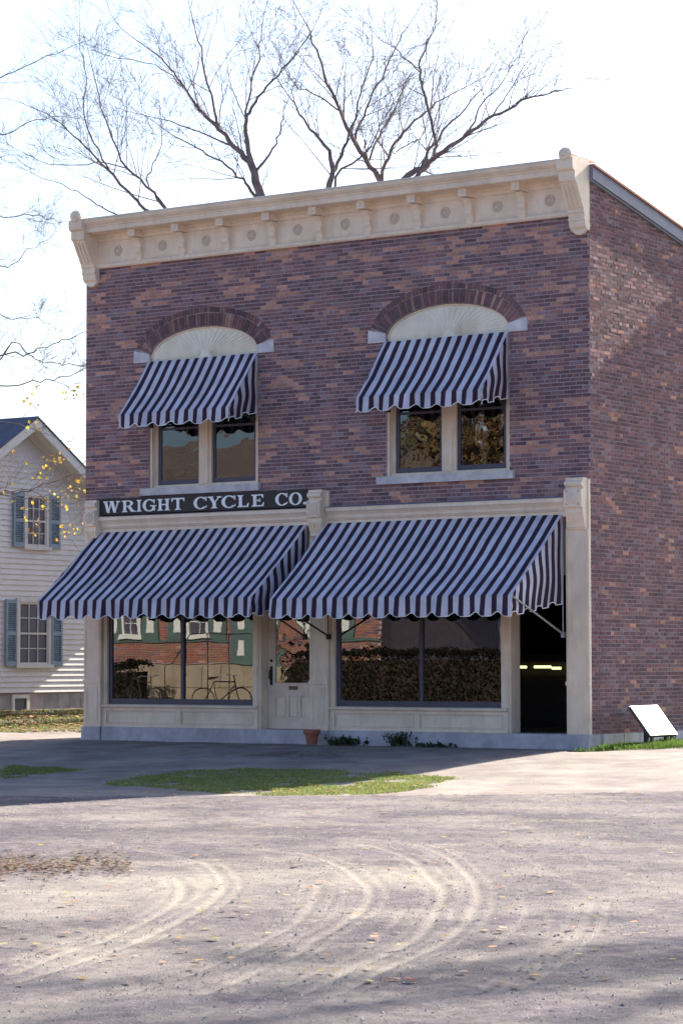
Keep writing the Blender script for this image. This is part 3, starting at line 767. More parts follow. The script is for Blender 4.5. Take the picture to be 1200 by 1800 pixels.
# ------------------------------------------------------------------ awnings
PERIOD = .197
def set_attr(o, name, vals): a = o.data.attributes.new(name, 'FLOAT', 'POINT'); a.data.foreach_set('value', vals)
def awning(label, x0, x1, yw, proj, zt, zf, val, zside, seed, arms=None):
    t = thing('striped_awning', label, 'awning', ((x0+x1)/2, yw, zt), 'striped awnings on the shop front')
    rr = random.Random(seed); ph = rr.random()*10
    yf = yw-proj
    nstr = round((x1-x0)/PERIOD); per = (x1-x0)/nstr; sh = .27
    nu, nv = nstr*8, 14
    wr = lambda x, k: .010*noise.noise((x*2.2+ph, k*2.5, 0)) + .004*noise.noise((x*9+ph, k*6, 3))
    # sloping sheet
    vs = []; st = []
    for j in range(nv+1):
        q = j/nv
        for i in range(nu+1):
            x = x0+(x1-x0)*i/nu; s = math.sin(math.pi*q)
            vs.append((x, yw-proj*q, zt+(zf-zt)*q - .06*s*(.5+.5*math.sin(math.pi*i/nu)) + wr(x, q)*3.4*s - .014*abs(math.sin((x-x0)/1.12*math.pi))*s)); st.append((x-x0)/per+sh)
    n = nu+1
    fs = [(j*n+i, j*n+i+1, (j+1)*n+i+1, (j+1)*n+i) for j in range(nv) for i in range(nu)]
    # scalloped valance
    def scal(s):                                # s in scallops: flat tongue, narrow rounded notch
        f = s % 1.0; d = abs(f-.5)*2
        return .068*max(0, math.cos(min(1, (1-d)/.62)*math.pi/2))**1.3 if d > .0 else 0
    nb = 6; base = len(vs); edge = []
    for j in range(nb+1):
        for i in range(nu+1):
            x = x0+(x1-x0)*i/nu; q = j/nb; lo = val*(1+.06*noise.noise((x*1.7+ph, 3, 0))) - scal((x-x0)/per/2 + .1)*(1+.35*noise.noise((x*2.9, ph, 5)))
            fl_ = .022*math.sin((x-x0)/per*math.pi + ph)*q + .035*noise.noise((x*2.3+ph, 7, 0))*q
            p = (x, yf-.004-.018*q+fl_, zf - lo*q + .0); vs.append(p); st.append((x-x0)/per+sh)
            if j == nb: edge.append(p)
    fs += [(base+j*n+i, base+j*n+i+1, base+(j+1)*n+i+1, base+(j+1)*n+i) for j in range(nb) for i in range(nu)]
    o = MB().add(vs, fs).build('canopy', 'awning_stripe', t, smooth=False, recalc=False); set_attr(o, 'stripe', st)
    md = o.modifiers.new('thickness', 'SOLIDIFY'); md.thickness = .005
    MB().tube(edge[::2]+[edge[-1]], .0075, 4).build('piping', 'letter_white', t)
    # side panels
    for sx, x in ((-1, x0), (1, x1)):
        vs = []; st = []; na, nb2 = 48, 12; e2 = []
        for j in range(nb2+1):
            for i in range(na+1):
                q = i/na; y = yw-proj*q; top = zt+(zf-zt)*q - .03*math.sin(math.pi*q)
                bot = zside+(zf-val-zside)*q**.8 + scal(q*proj/per/2+.25)*.9
                k = j/nb2; z = top+(bot-top)*k
                bow = .035*math.sin(math.pi*k)*math.sin(math.pi*min(1, q*1.1)) + .016*math.sin(q*proj/per*2*math.pi)*k
                yy_ = y - .10*k*(1-q)*q*2 + .012*math.sin(k*9+q*8)
                vs.append((x+sx*(bow-.02*math.sin(math.pi*q)*(1-k)*0), yy_, z)); st.append(q*proj/per*1.0 + .18)
                if j == nb2: e2.append(vs[-1])
        n2 = na+1
        fs = [(j*n2+i, j*n2+i+1, (j+1)*n2+i+1, (j+1)*n2+i) for j in range(nb2) for i in range(na)]
        o = MB().add(vs, fs).build('side_panel', 'awning_stripe', t, recalc=False); set_attr(o, 'stripe', st)
        md = o.modifiers.new('thickness', 'SOLIDIFY'); md.thickness = .005
        MB().tube(e2, .0075, 4).build('piping', 'letter_white', t)
    MB().tube([(x0+.01, yf+.012, zf-.02), (x1-.01, yf+.012, zf-.02)], .013, 8).build('front_bar', 'steel', t)
    MB().tube([(x0+.0, yw+.01, zt-.03), (x1-.0, yw+.01, zt-.03)], .018, 8).build('head_bar', 'steel', t)
    if arms:
        for x, zz, m_ in arms:
            MB().tube([(x, yw-.035, zz), (x, yf+.03, zf-.03)], .016, 8).build('arm', m_, t)
            b = MB(); b.box(x-.025, x+.025, yw-.055, yw+.02, zz-.06, zz+.03); b.tube([(x+.0, yw-.03, zz), (x, yw-.03, zt-.1)], .009, 6); b.build('arm_bracket', m_, t)
    return t
awning('wide navy and white striped awning sheltering the left shop window and panelled door', -9.86, -5.33, -.06, 1.56, 3.645, 2.41, .315, 2.30, 1, [(-9.80, 2.28, 'iron'), (-5.36, 1.80, 'iron')])
awning('wide navy and white striped awning sheltering the right shop window and open doorway', -4.95, -.47, -.06, 1.56, 3.655, 2.375, .315, 2.28, 2, [(-4.88, 1.80, 'iron'), (-.45, 1.80, 'steel')])
awning('small striped awning over the upper window above the sign', -8.735, -6.385, -.02, .80, 6.60, 5.615, .235, 5.60, 3, [(-8.66, 5.5, 'iron'), (-6.45, 5.5, 'iron')])
awning('small striped awning over the upper right-hand window', -3.80, -1.46, -.02, .82, 6.60, 5.615, .235, 5.55, 4, [(-3.72, 5.5, 'iron'), (-1.53, 5.5, 'iron')])

# ------------------------------------------------------------------ the sign
sg = thing('shop_sign', 'long black signboard with white serif lettering above the left awning', 'sign', (-7.46, -.1, 3.945))
bd = MB().box(-9.72, -5.19, -.135, -.012, 3.95, 4.232).build('board', 'sign_black', sg)
bdf = MB(); bdf.box(-9.722, -5.188, -.142, -.1351, 4.214, 4.234); bdf.box(-9.722, -5.188, -.142, -.1351, 3.948, 3.966); bdf.build('board_edge', 'sign_black', sg)
def glyph(ch):
    """letter drawn as strokes in a unit-high box: list of polygons"""
    P = []
    def poly(*p): P.append(list(p))
    def stem(x, w_=.20, z0=0, z1=1): poly((x, z0), (x+w_, z0), (x+w_*.93, .5), (x+w_, z1), (x, z1), (x+w_*.07, .5))
    def serif(x0, x1, z, d): # slab with wedge, d=+1 foot, -1 head
        h = .075*d; poly((x0, z), (x1, z), (x1-.02, z+h*.7), ((x0+x1)/2+.12, z+h*1.5), ((x0+x1)/2-.12, z+h*1.5), (x0+.02, z+h*.7))
    def arc(cx, cz, rx, rz, tx, tz, a0, a1, n=22, sq=0):
        for i in range(n):
            p, q = R(a0+(a1-a0)*i/n), R(a0+(a1-a0)*(i+1)/n)
            poly((cx+rx*math.cos(p), cz+rz*math.sin(p)), (cx+rx*math.cos(q), cz+rz*math.sin(q)), (cx+(rx-tx)*math.cos(q), cz+(rz-tz)*math.sin(q)), (cx+(rx-tx)*math.cos(p), cz+(rz-tz)*math.sin(p)))
    def bar(x0, z0, x1, z1, w_): poly((x0, z0), (x0+w_, z0), (x1+w_, z1), (x1, z1))
    if ch == 'I': stem(.10); serif(0, .40, 0, 1); serif(0, .40, 1, -1); wd = .40
    elif ch == 'H': stem(.10); stem(.62); poly((.28, .46), (.64, .46), (.64, .56), (.28, .56)); [serif(a, a+.40, z, d) for a in (0, .52) for z, d in ((0, 1), (1, -1))]; wd = .92
    elif ch == 'T': stem(.33); serif(.20, .66, 0, 1); poly((.0, .90), (.86, .90), (.88, 1.02), (-.02, 1.02)); poly((-.02, 1.02), (.10, 1.0), (.03, .72), (-.03, .72)); poly((.76, 1.0), (.88, 1.02), (.89, .72), (.83, .72)); wd = .86
    elif ch == 'L': stem(.10); serif(0, .40, 1, -1); poly((0, 0), (.66, 0), (.68, .10), (.05, .10)); poly((.57, .05), (.68, .0), (.72, .34), (.66, .34)); wd = .72
    elif ch == 'E':
        stem(.10); poly((0, 0), (.70, 0), (.72, .10), (.05, .10)); poly((0, .90), (.70, .90), (.68, 1), (0, 1)); poly((.2, .46), (.50, .46), (.50, .55), (.2, .55))
        poly((.62, .05), (.72, 0), (.76, .32), (.70, .32)); poly((.60, .95), (.70, 1), (.72, .70), (.66, .70)); poly((.46, .36), (.52, .36), (.52, .65), (.46, .65)); wd = .76
    elif ch == 'O': arc(.50, .5, .50, .53, .22, .085, 0, 360, 44); wd = 1.0
    elif ch == 'C': arc(.50, .5, .50, .53, .22, .085, 42, 318, 36); poly((.80, .98), (.90, 1.02), (.90, .66), (.83, .66), (.78, .85)); poly((.80, .17), (.86, .22), (.93, .30), (.90, .12), (.80, .08)); wd = .95
    elif ch == 'G': arc(.50, .5, .50, .53, .22, .085, 45, 322, 36); poly((.80, .98), (.90, 1.02), (.90, .66), (.83, .66), (.78, .85)); stem(.74, .20, .04, .48); poly((.58, .40), (1.04, .40), (1.04, .50), (.58, .50)); wd = 1.02
    elif ch == 'R': stem(.10); serif(0, .40, 0, 1); poly((0, .92), (.45, .92), (.45, 1), (0, 1)); arc(.45, .735, .33, .265, .19, .08, -90, 90, 18); poly((.25, .47), (.46, .47), (.46, .55), (.25, .55)); bar(.68, .0, .38, .50, .22); poly((.66, 0), (1.0, 0), (1.0, .07), (.86, .10), (.66, .08)); wd = .98
    elif ch == 'Y': bar(.34, .42, .06, 1, .22); bar(.40, .42, .76, 1, .09); poly((.34, 0), (.55, 0), (.55, .46), (.34, .46)); serif(.22, .67, 0, 1); serif(-.03, .40, 1, -1); serif(.62, .98, 1, -1); wd = .95
    elif ch == 'W': bar(.28, 0, .06, 1, .21); bar(.34, 0, .60, 1, .085); bar(.80, 0, .56, 1, .21); bar(.86, 0, 1.12, 1, .085); serif(-.03, .38, 1, -1); serif(.48, .84, 1, -1); serif(1.0, 1.32, 1, -1); wd = 1.30
    elif ch == '.': arc(.11, .10, .11, .11, .11, .11, 0, 360, 16); wd = .22
    return P, wd
def pxX(v): # reading of the photo's lettering -> metres along the board
    px = 160+v/3.0; d = fw*FPX + rt*(px-600) + up*(900-890); t = (-.145-CAM.y)/d.y; return (CAM+d*t).x
LET = [('W', 66, 152), ('R', 163, 236), ('I', 241, 266), ('G', 273, 343), ('H', 350, 416), ('T', 426, 490), ('C', 541, 612), ('Y', 616, 688), ('C', 688, 764), ('L', 771, 832), ('E', 846, 912), ('C', 972, 1038), ('O', 1044, 1112), ('.', 1118, 1134)]
for ch, a, b in LET:
    P, wd = glyph(ch); xa, xb = pxX(a), pxX(b); sx = (xb-xa)/wd; hh = .202; z0 = 3.985
    m = MB()
    for k, p in enumerate(P):
        m.prism([(xa+q[0]*sx, z0+q[1]*hh) for q in p], -.1500-.00012*(k % 9), -.1352, 'y')
    link(m.mesh('letter', 'letter_white'), 'letter', sg)

# ------------------------------------------------------------------ bits in front of the shop
pot = thing('flower_pot', 'empty terracotta flower pot standing against the middle pilaster', 'flower pot', (-5.05, -.36, gz(-5.05, -.36)))
zb = gz(-5.05, -.36)
pc = gp(561, 1309)
pc = Vector((-5.02, -.36, zb))
MB().lathe([(0, 0), (.085, 0), (.115, .17), (.135, .17), (.142, .185), (.142, .235), (.135, .245), (.118, .245), (.110, .20)], pc, 'z', 24).build('pot', 'terracotta', pot)
MB().lathe([(.108, .19), (.06, .205), (0, .20)], pc, 'z', 16).build('soil', 'soil', pot)

pl = thing('information_plaque', 'slanted white information panel on short posts beside the brick side wall', 'sign', (.62, .85, gz(.62, .85)))
def slab(m, A, B, y0, y1, th, dn):
    vs = []
    for y in (y0, y1):
        for (p, k) in ((A, 0), (B, 0), (B, 1), (A, 1)): vs.append((p[0]-dn[0]*th*k, y, p[1]-dn[1]*th*k))
    m.add(vs, [(0,1,2,3),(7,6,5,4),(0,4,5,1),(1,5,6,2),(2,6,7,3),(3,7,4,0)])
A_, B_ = (.43, .685), (.78, .235); dn = (.79, .61)
m = MB(); slab(m, A_, B_, .45, 1.35, .018, dn); m.build('panel', 'plaque_white', pl)
m = MB(); slab(m, (A_[0]-dn[0]*.02-.004, A_[1]-dn[1]*.02+.005), (B_[0]-dn[0]*.02+.004, B_[1]-dn[1]*.02-.005), .435, 1.365, .03, dn); m.build('backing_frame', 'dark_wood', pl)
for y in (.55, 1.22):
    box('post', 'dark_wood', pl, .60, .66, y, y+.06, gz(.6, y)-.2, .37)
    box('post', 'dark_wood', pl, .71, .755, y, y+.05, gz(.7, y)-.2, .225)

# bicycles and a rail on show behind the left window
def bicycle(label, x, y, rz, wr=.34):
    t = thing('bicycle', label, 'bicycle', (x, y, gz(x, y)), 'bicycles across the road')
    M = Matrix.Translation((x, y, gz(x, y)+.35)) @ Matrix.Rotation(rz, 4, 'Z')
    def tp(p): return M @ Vector(p)
    for cx in (-.52, .52):
        ring_ = [tp((cx+wr*math.cos(a), 0, wr+wr*math.sin(a))) for a in lin(0, 2*math.pi, 36)]
        w_ = MB().tube(ring_, .016, 6, caps=False).build('wheel', 'tyre', t)
        s = MB()
        for k in range(18):
            a = k*math.pi/9; s.tube([tp((cx, .02*(-1)**k, wr)), tp((cx+wr*math.cos(a), 0, wr+wr*math.sin(a)))], .0018, 3)
        s.tube([tp((cx, -.04, wr)), tp((cx, .04, wr))], .02, 8); s.build('spokes', 'steel', w_)
    f = MB(); hub_r, bb, st_, hd_ = (-.52, 0, wr), (-.08, 0, wr-.04), (-.22, 0, wr+.50), (.36, 0, wr+.48)
    for a, b in ((hub_r, bb), (hub_r, st_), (bb, st_), (bb, (.38, 0, wr+.40)), (st_, hd_), (hd_, (.52, 0, wr)), (hd_, (.33, 0, wr+.62))): f.tube([tp(a), tp(b)], .014, 8)
    f.build('frame', 'enamel', t)
    MB().tube([tp((.12, -.24, wr+.60)), tp((.28, -.26, wr+.64)), tp((.33, 0, wr+.62)), tp((.28, .26, wr+.64)), tp((.12, .24, wr+.60))], .011, 6).build('handlebar', 'steel', t)
    MB().add([tp(p) for p in ((-.36, -.09, wr+.60), (-.36, .09, wr+.60), (-.08, .02, wr+.60), (-.08, -.02, wr+.60), (-.36, -.07, wr+.54), (-.36, .07, wr+.54), (-.08, .015, wr+.57), (-.08, -.015, wr+.57))],
             [(0,1,2,3),(7,6,5,4),(0,4,5,1),(1,5,6,2),(2,6,7,3),(3,7,4,0)]).build('saddle', 'dark_wood', t)
    MB().tube([tp((-.22, 0, wr+.5)), tp((-.23, 0, wr+.57))], .012, 6).build('seat_post', 'steel', t)
BY = -16.5
bicycle('black bicycle propped across the road, mirrored at the outer end of the left shop window', -22.2, BY, .25)
bicycle('black bicycle propped across the road, mirrored beside the left window post', -19.7, BY, -.15)
rk = thing('iron_rail', 'thin dark iron hoop rail across the road, mirrored in the left shop window', 'rail', (-20, BY, gz(-20, BY)))
zr = gz(-20, BY)-.1
MB().tube([(-20.85, BY, zr), (-20.85, BY, 1.9), (-20.7, BY, 2.08), (-18.8, BY, 2.08), (-18.62, BY, 1.9), (-18.62, BY, zr)], .016, 6).build('hoop', 'iron', rk)
for x in (-20.16, -19.45): MB().tube([(x, BY, 2.08), (x, BY, zr)], .014, 6).build('upright', 'iron', rk)
MB().tube([(-21.5, BY, zr), (-21.5, BY, 1.25), (-21.2, BY, 1.32), (-21.0, BY, 1.6), (-20.86, BY, 1.86)], .013, 6).build('brace', 'iron', rk)
# lit display counter far inside the open doorway
dc = thing('display_counter', 'dark display counter with lit tubes deep inside the open doorway', 'counter', (-3.2, 4.1, .238))
cm = MB(); cm.box(-3.95, -2.75, 4.08, 4.5, .24, 1.12); cm.box(-3.95, -2.75, 4.35, 4.5, 1.12, 1.5); cm.box(-3.95, -2.75, 4.0, 4.5, 1.36, 1.42); cm.build('case', 'dark_wood', dc)
for (a, b, z) in ((-3.90, -3.53, 1.275), (-3.37, -3.04, 1.278), (-3.015, -2.84, 1.255)):
    MB().tube([(a, 4.05, z), (b, 4.05, z)], .024, 8).build('light_tube', 'tube_light', dc)

# ------------------------------------------------------------------ white clapboard house on the left
HX, HP, HZ = -16.6, 5.62, 6.28        # wall plane, ridge position, ridge height of the wall
HS = .62; HW = 4.3
hs = thing('clapboard_house', 'white clapboard house with blue shutters standing left of the brick shop', 'house', (HX-4, HP, .3))
HWIN = [(5.50, 6.42, 1.32, 2.62), (5.72, 6.34, 3.80, 4.86)]      # y0, y1, z0, z1
def gabz(y): return HZ-abs(y-HP)*HS
body = MB()
body.prism([(HP-HW, .74), (HP+HW, .74), (HP+HW, gabz(HP+HW)), (HP, HZ), (HP-HW, gabz(HP-HW))], HX-9, HX, 'x'); hb = body.build('wall', 'clapboard', hs)
EXP = .112; z = .74
while z < HZ-.05:
    y0, y1 = HP-HW, HP+HW
    if z > gabz(HP-HW): d_ = (HZ-z)/HS; y0, y1 = HP-d_, HP+d_
    iv = [(y0, y1)]
    for (a, b, c, d) in HWIN:
        if c-.12 < z < d+.02: iv = sub(iv, a-.09, b+.09)
    for (p, q) in iv:
        if q-p > .1: MB().prism([(HX-.01, z), (HX+.030, z), (HX+.006, z+EXP+.012), (HX-.01, z+EXP+.012)], p, q, 'y').build('clapboard', 'clapboard', hb)
    z += EXP
for (a, b, c, d) in HWIN:
    f = MB(); f.box(HX, HX+.06, a-.09, a, c, d+.09); f.box(HX, HX+.06, b, b+.09, c, d+.09); f.box(HX, HX+.07, a-.0, b+.0, d, d+.09); f.box(HX, HX+.10, a-.12, b+.12, c-.07, c)
    wo = f.build('window', 'house_trim', hs)
    f = MB(); ym = (a+b)/2; zm = (c+d)/2
    f.box(HX+.005, HX+.045, a, a+.035, c, d); f.box(HX+.005, HX+.045, b-.035, b, c, d); f.box(HX+.005, HX+.05, a+.035, b-.035, zm-.02, zm+.02); f.box(HX+.005, HX+.045, a+.035, b-.035, c, c+.045); f.box(HX+.005, HX+.045, a+.035, b-.035, d-.04, d)
    for k in (1, 2):
        yk = a+.035+(b-a-.07)*k/3; f.box(HX+.01, HX+.035, yk-.009, yk+.009, c+.045, d-.04)
    for zk in (c+(d-c)*.26, c+(d-c)*.75): f.box(HX+.0102, HX+.0348, a+.035, b-.035, zk-.009, zk+.009)
    f.build('sash', 'house_trim', wo)
    link(MB().box(HX+.0, HX+.018, a+.03, b-.03, c+.04, d-.035).mesh('glass_pane', 'sash'), 'glass_pane', wo)
    for (p, q) in ((a-.09-.34, a-.09), (b+.09, b+.09+.34)):
        s = MB(); s.box(HX+.03, HX+.075, p, p+.05, c-.03, d+.05); s.box(HX+.03, HX+.075, q-.05, q, c-.03, d+.05)
        for (z0, z1) in ((c-.03, c+.07), (zm-.04, zm+.04), (d-.03, d+.05)): s.box(HX+.03, HX+.074, p+.05, q-.05, z0, z1)
        k = c+.08
        while k < d-.05:
            if not zm-.06 < k < zm+.04: s.prism([(HX+.035, k), (HX+.068, k-.018), (HX+.07, k-.008), (HX+.038, k+.012)], p+.05, q-.05, 'y')
            k += .045
        s.box(HX+.03, HX+.036, p+.05, q-.05, c, d)
        s.build('shutter', 'shutter_blue', hs)
# eaves: soffit, rake board, roof slopes
ov = .38; th = .13
for s in (-1, 1):
    def rp(k, dz): return (HP+s*k, HZ+.05-k*HS+dz)
    prof_ = [rp(0, 0), rp(HW+.45, 0), rp(HW+.45, th), rp(0, th)]
    MB().prism(prof_, HX-9.3, HX+ov, 'x').build('roof', 'house_trim' , hs)
    MB().prism([rp(0, th+.001), rp(HW+.5, th+.001), rp(HW+.5, th+.04), rp(0, th+.04)], HX-9.4, HX+ov+.05, 'x').build('roof_covering', 'slate', hs)
    MB().prism([rp(0, -.09), rp(HW+.45, -.09), rp(HW+.45, th-.005), rp(0, th-.005)], HX+ov-.0, HX+ov+.035, 'x').build('rake_board', 'house_trim', hs)
    MB().prism([rp(0, -.16), rp(HW+.05, -.16), rp(HW+.05, -.002), rp(0, -.002)], HX+.031, HX+.055, 'x').build('frieze_board', 'house_trim', hs)
# stone foundation, stone by stone
fdo = box('foundation', 'mortar', hs, HX-8.9, HX-.03, HP-HW+.03, HP+HW-.03, -.2, .735)
for row, (z0, z1) in enumerate(((.10, .40), (.405, .72))):
    y = HP-HW
    while y < HP+HW:
        l = rng.uniform(.28, .62); e = min(HP+HW, y+l)
        if not (5.25 < y < 5.95 and row >= 0): MB().box(HX-.06, HX-.012+rng.uniform(-.012, .015), y+.008, e-.008, z0, z1-.004+rng.uniform(-.01, 0)).build('foundation_stone', 'fieldstone', fdo)
        y = e
cw = MB(); cw.box(HX-.05, HX+.01, 5.35, 5.42, .36, .70); cw.box(HX-.05, HX+.01, 5.80, 5.88, .36, .70); cw.box(HX-.05, HX+.01, 5.42, 5.80, .62, .70); cw.build('cellar_window', 'house_trim', hs)
box('cellar_pane', 'sash', hs, HX-.05, HX-.02, 5.42, 5.80, .34, .62)

# ------------------------------------------------------------------ brick house across the road (seen only in the shop's panes)
OY = -20.0; gb = -.30
oh = thing('brick_house', 'sunlit brick house with green shutters, mirrored in the left shop window', 'house', (-25, OY-4, gb))
ow = MB(); ow.box(-33, -17.2, OY-9, OY, 1.30, 5.2); 
owl = ow.build('wall', 'mortar', oh)
ob = MB(); k = 0; z = 1.32
while z < 4.6:
    x = -30.5 + (k % 2)*.115
    while x < -17.3:
        ob.box(x+.006, x+.222, OY-.01, OY+.012, z+.006, z+.062, brick_tone(x, z, br_rng) if br_rng.random() < .25 else tuple(v*(.8+.4*br_rng.random()) for v in (.36, .16, .10))); x += .23
    z += .068; k += 1
o = ob.build('brickwork', 'brick', owl, kind='stuff', recalc=False)
sf = MB()
for row, (z0, z1) in enumerate(((-.4, .12), (.125, .70), (.705, 1.29))):
    x = -33
    while x < -17.2:
        l = rng.uniform(.6, 1.2); sf.box(x, min(-17.2, x+l)-.012, OY-8.9, OY+.06+rng.uniform(-.01, .01), z0, z1-.012); x += l
sf.build('foundation', 'sandstone', oh)
for cx in (-27.7, -25.4, -23.1, -19.0):
    f = MB(); f.box(cx-.36, cx-.28, OY, OY+.08, 2.05, 3.5); f.box(cx+.28, cx+.36, OY, OY+.08, 2.05, 3.5); f.box(cx-.28, cx+.28, OY, OY+.08, 3.42, 3.5); f.box(cx-.42, cx+.42, OY, OY+.12, 1.98, 2.12)
    f.box(cx-.28, cx+.28, OY, OY+.05, 2.76, 2.80); f.box(cx-.012, cx+.012, OY, OY+.045, 2.12, 3.42)
    for zk in (2.44, 3.1): f.box(cx-.28, cx+.28, OY, OY+.044, zk-.012, zk+.012)
    wo = f.build('window', 'white_paint', oh)
    box('glass_pane', 'sash', wo, cx-.28, cx+.28, OY-.01, OY+.02, 2.12, 3.42)
    for (p, q) in ((cx-.36-.62, cx-.37), (cx+.37, cx+.36+.62)):
        s = MB(); s.box(p, q, OY+.02, OY+.06, 1.95, 3.5); so_ = s.build('shutter', 'green_paint', oh)
        box('shutter_panel', 'white_paint', so_, p+.17, q-.17, OY+.055, OY+.066, 2.16, 2.62); box('shutter_panel', 'white_paint', so_, p+.17, q-.17, OY+.055, OY+.066, 2.8, 3.3)
dm = MB(); dm.box(-21.95, -20.75, OY, OY+.10, 1.3, 3.6); d_ = dm.build('door', 'green_paint', oh)
for x in (-21.7, -21.15):
    for z0, z1 in ((1.52, 1.95), (2.25, 2.75)): box('door_light', 'white_paint', d_, x, x+.22, OY+.09, OY+.11, z0, z1)
box('belt_course', 'green_paint', oh, -33, -17.2, OY+.0, OY+.05, 1.90, 1.97)
rf = MB(); rf.prism([(OY+.7, 5.2), (OY-4.5, 7.75), (OY-9.7, 5.2), (OY-9.5, 5.05), (OY+.5, 5.05)], -33.4, -16.8, 'x'); ro = rf.build('roof', 'shingle', oh)
for k in range(14):
    y0 = OY+.7-5.2*k/14; z0 = 5.2+2.55*k/14
    MB().prism([(y0+.03, z0+.0), (y0+.03, z0+.05), (y0-.40, z0+.205), (y0-.40, z0+.16)], -33.4, -16.8, 'x').build('shingle_course', 'shingle', ro)

# ------------------------------------------------------------------ trees
def leafquad(m, p, size, r, col):
    a = Vector((r.gauss(0, 1), r.gauss(0, 1), r.gauss(0, 1))).normalized(); b = a.orthogonal().normalized(); b.rotate(Matrix.Rotation(r.uniform(0, 6.3), 3, a)); c = a.cross(b)
    L = size*r.uniform(.7, 1.3); w_ = L*.42
    m.add([p, p+b*L*.5+c*w_+a*.1*L, p+b*L, p+b*L*.5-c*w_+a*.1*L], [(0, 1, 2), (0, 2, 3)], col)
def twig(mb, p, d, L, rad, lvl, r, tips, spread=.9, up_=.25, minr=.004):
    n = 4 if lvl > 0 else 3; pts = [p.copy()]; rs = [rad]; dd = d.normalized()
    for i in range(n):
        dd = (dd + Vector((r.gauss(0, .13), r.gauss(0, .13), r.gauss(0, .10)+up_*.12))).normalized()
        p = p + dd*L/n; pts.append(p.copy()); rs.append(max(minr, rad*(1-.72*(i+1)/n)))
    mb.tube(pts, rs, 5 if lvl > 1 else 3, caps=False)
    if lvl <= 0: tips.append((pts[-1], dd)); tips.append((pts[1], dd)); return
    k = r.randint(4, 6) if lvl > 1 else r.randint(3, 5)
    for i in range(k):
        q = r.uniform(.22, 1.0); j = min(n-1, int(q*n)); s = q*n-j
        pp = pts[j].lerp(pts[j+1], s); ax = (pts[j+1]-pts[j]).normalized()
        side = ax.orthogonal(); side.rotate(Matrix.Rotation(r.uniform(0, 6.283), 3, ax))
        nd = ax*math.cos(spread*r.uniform(.45, 1)) + side.normalized()*math.sin(spread*r.uniform(.45, 1)) + Vector((0, 0, up_*.35))
        twig(mb, pp, nd, L*r.uniform(.42, .72), rs[j]*.58, lvl-1, r, tips, spread, up_, minr)
def pix_tree(name, label, limbs, v, base_px, seed, group, dens=1.0, tlen=1.25, bark='bark', leaves=None, lvl=2, minr=.0036, v_jit=1.6, thin=.9):
    """limbs: photo polylines [(x, y, width_px)...] laid out in space about v metres off, each swinging to its own depth"""
    r = random.Random(seed)
    gb_ = at(base_px[0], base_px[1], v); root = Vector((gb_.x, gb_.y, gz(gb_.x, gb_.y)-.1))
    t = thing(name, label, 'tree', root, group)
    tr = MB(); br = MB(); tips = []
    fork = at(base_px[0], base_px[1], v)
    tr.tube([root, root.lerp(fork, .4)+Vector((.08, 0, 0)), fork], [base_px[2]*1.5, base_px[2]*1.1, base_px[2]], 10)
    for lb in limbs:
        dv = r.uniform(-v_jit, v_jit)*1.0; n = len(lb)
        P = [at(x, y, v + dv*i/(n-1)) for i, (x, y, w_) in enumerate(lb)]
        rad = [max(minr, w_*thin*.5*v/FPX) for (_, _, w_) in lb]
        if n and lb[0][1] > 300 and (P[0]-fork).length < 9: P = [fork] + P; rad = [rad[0]*1.25] + rad
        # smooth and roughen the limb
        Q = []; qr = []
        for i in range(len(P)-1):
            for k in range(4):
                s = k/4; p0, p1, p2, p3 = P[max(i-1, 0)], P[i], P[i+1], P[min(i+2, len(P)-1)]
                c_ = .5*((2*p1)+(p2-p0)*s+(2*p0-5*p1+4*p2-p3)*s*s+(-p0+3*p1-3*p2+p3)*s**3)
                Q.append(c_+Vector((r.gauss(0, .02), r.gauss(0, .03), r.gauss(0, .02)))); qr.append(rad[i]*(1-s)+rad[i+1]*s)
        Q.append(P[-1]); qr.append(rad[-1])
        tr.tube(Q, qr, 7)
        Ltot = sum((a-b).length for a, b in zip(Q, Q[1:]))
        nk = int(Ltot*3.4*dens)
        for k in range(nk):
            q = r.uniform(.12, 1)**.8*(len(Q)-1); j = min(len(Q)-2, int(q)); pp = Q[j].lerp(Q[j+1], q-j); ax = (Q[j+1]-Q[j]).normalized()
            side = ax.orthogonal(); side.rotate(Matrix.Rotation(r.uniform(0, 6.283), 3, ax))
            an = r.uniform(.45, 1.05); nd = ax*math.cos(an)+side.normalized()*math.sin(an)+Vector((0, 0, .18))
            f = 1-.55*q/(len(Q)-1)
            twig(br, pp, nd, tlen*f*r.uniform(.6, 1.35), min(qr[j]*.42, .015), lvl, r, tips, minr=minr)
        twig(br, Q[-1], Q[-1]-Q[-2], tlen*.8, qr[-1]*.9, lvl, r, tips, minr=minr)
    tr.build('trunk', bark, t, smooth=True, recalc=False)
    br.build('branches', bark, t, smooth=True, recalc=False)
    if leaves:
        lm = MB(); n, size, cols = leaves; tips = [q for q in tips if q[0].z < 6.6] or tips
        for k in range(n):
            p, d = r.choice(tips)
            for _ in range(r.choice((2, 3, 4, 6))): leafquad(lm, p+Vector((r.gauss(0, .07), r.gauss(0, .07), r.gauss(-.02, .06))), size, r, tuple(c*r.uniform(.8, 1.2) for c in r.choice(cols)))
        lo = lm.build('leaves', 'leaf', t, recalc=False); lo['kind'] = 'stuff'
    return t
G_ = 'bare trees behind the shop'
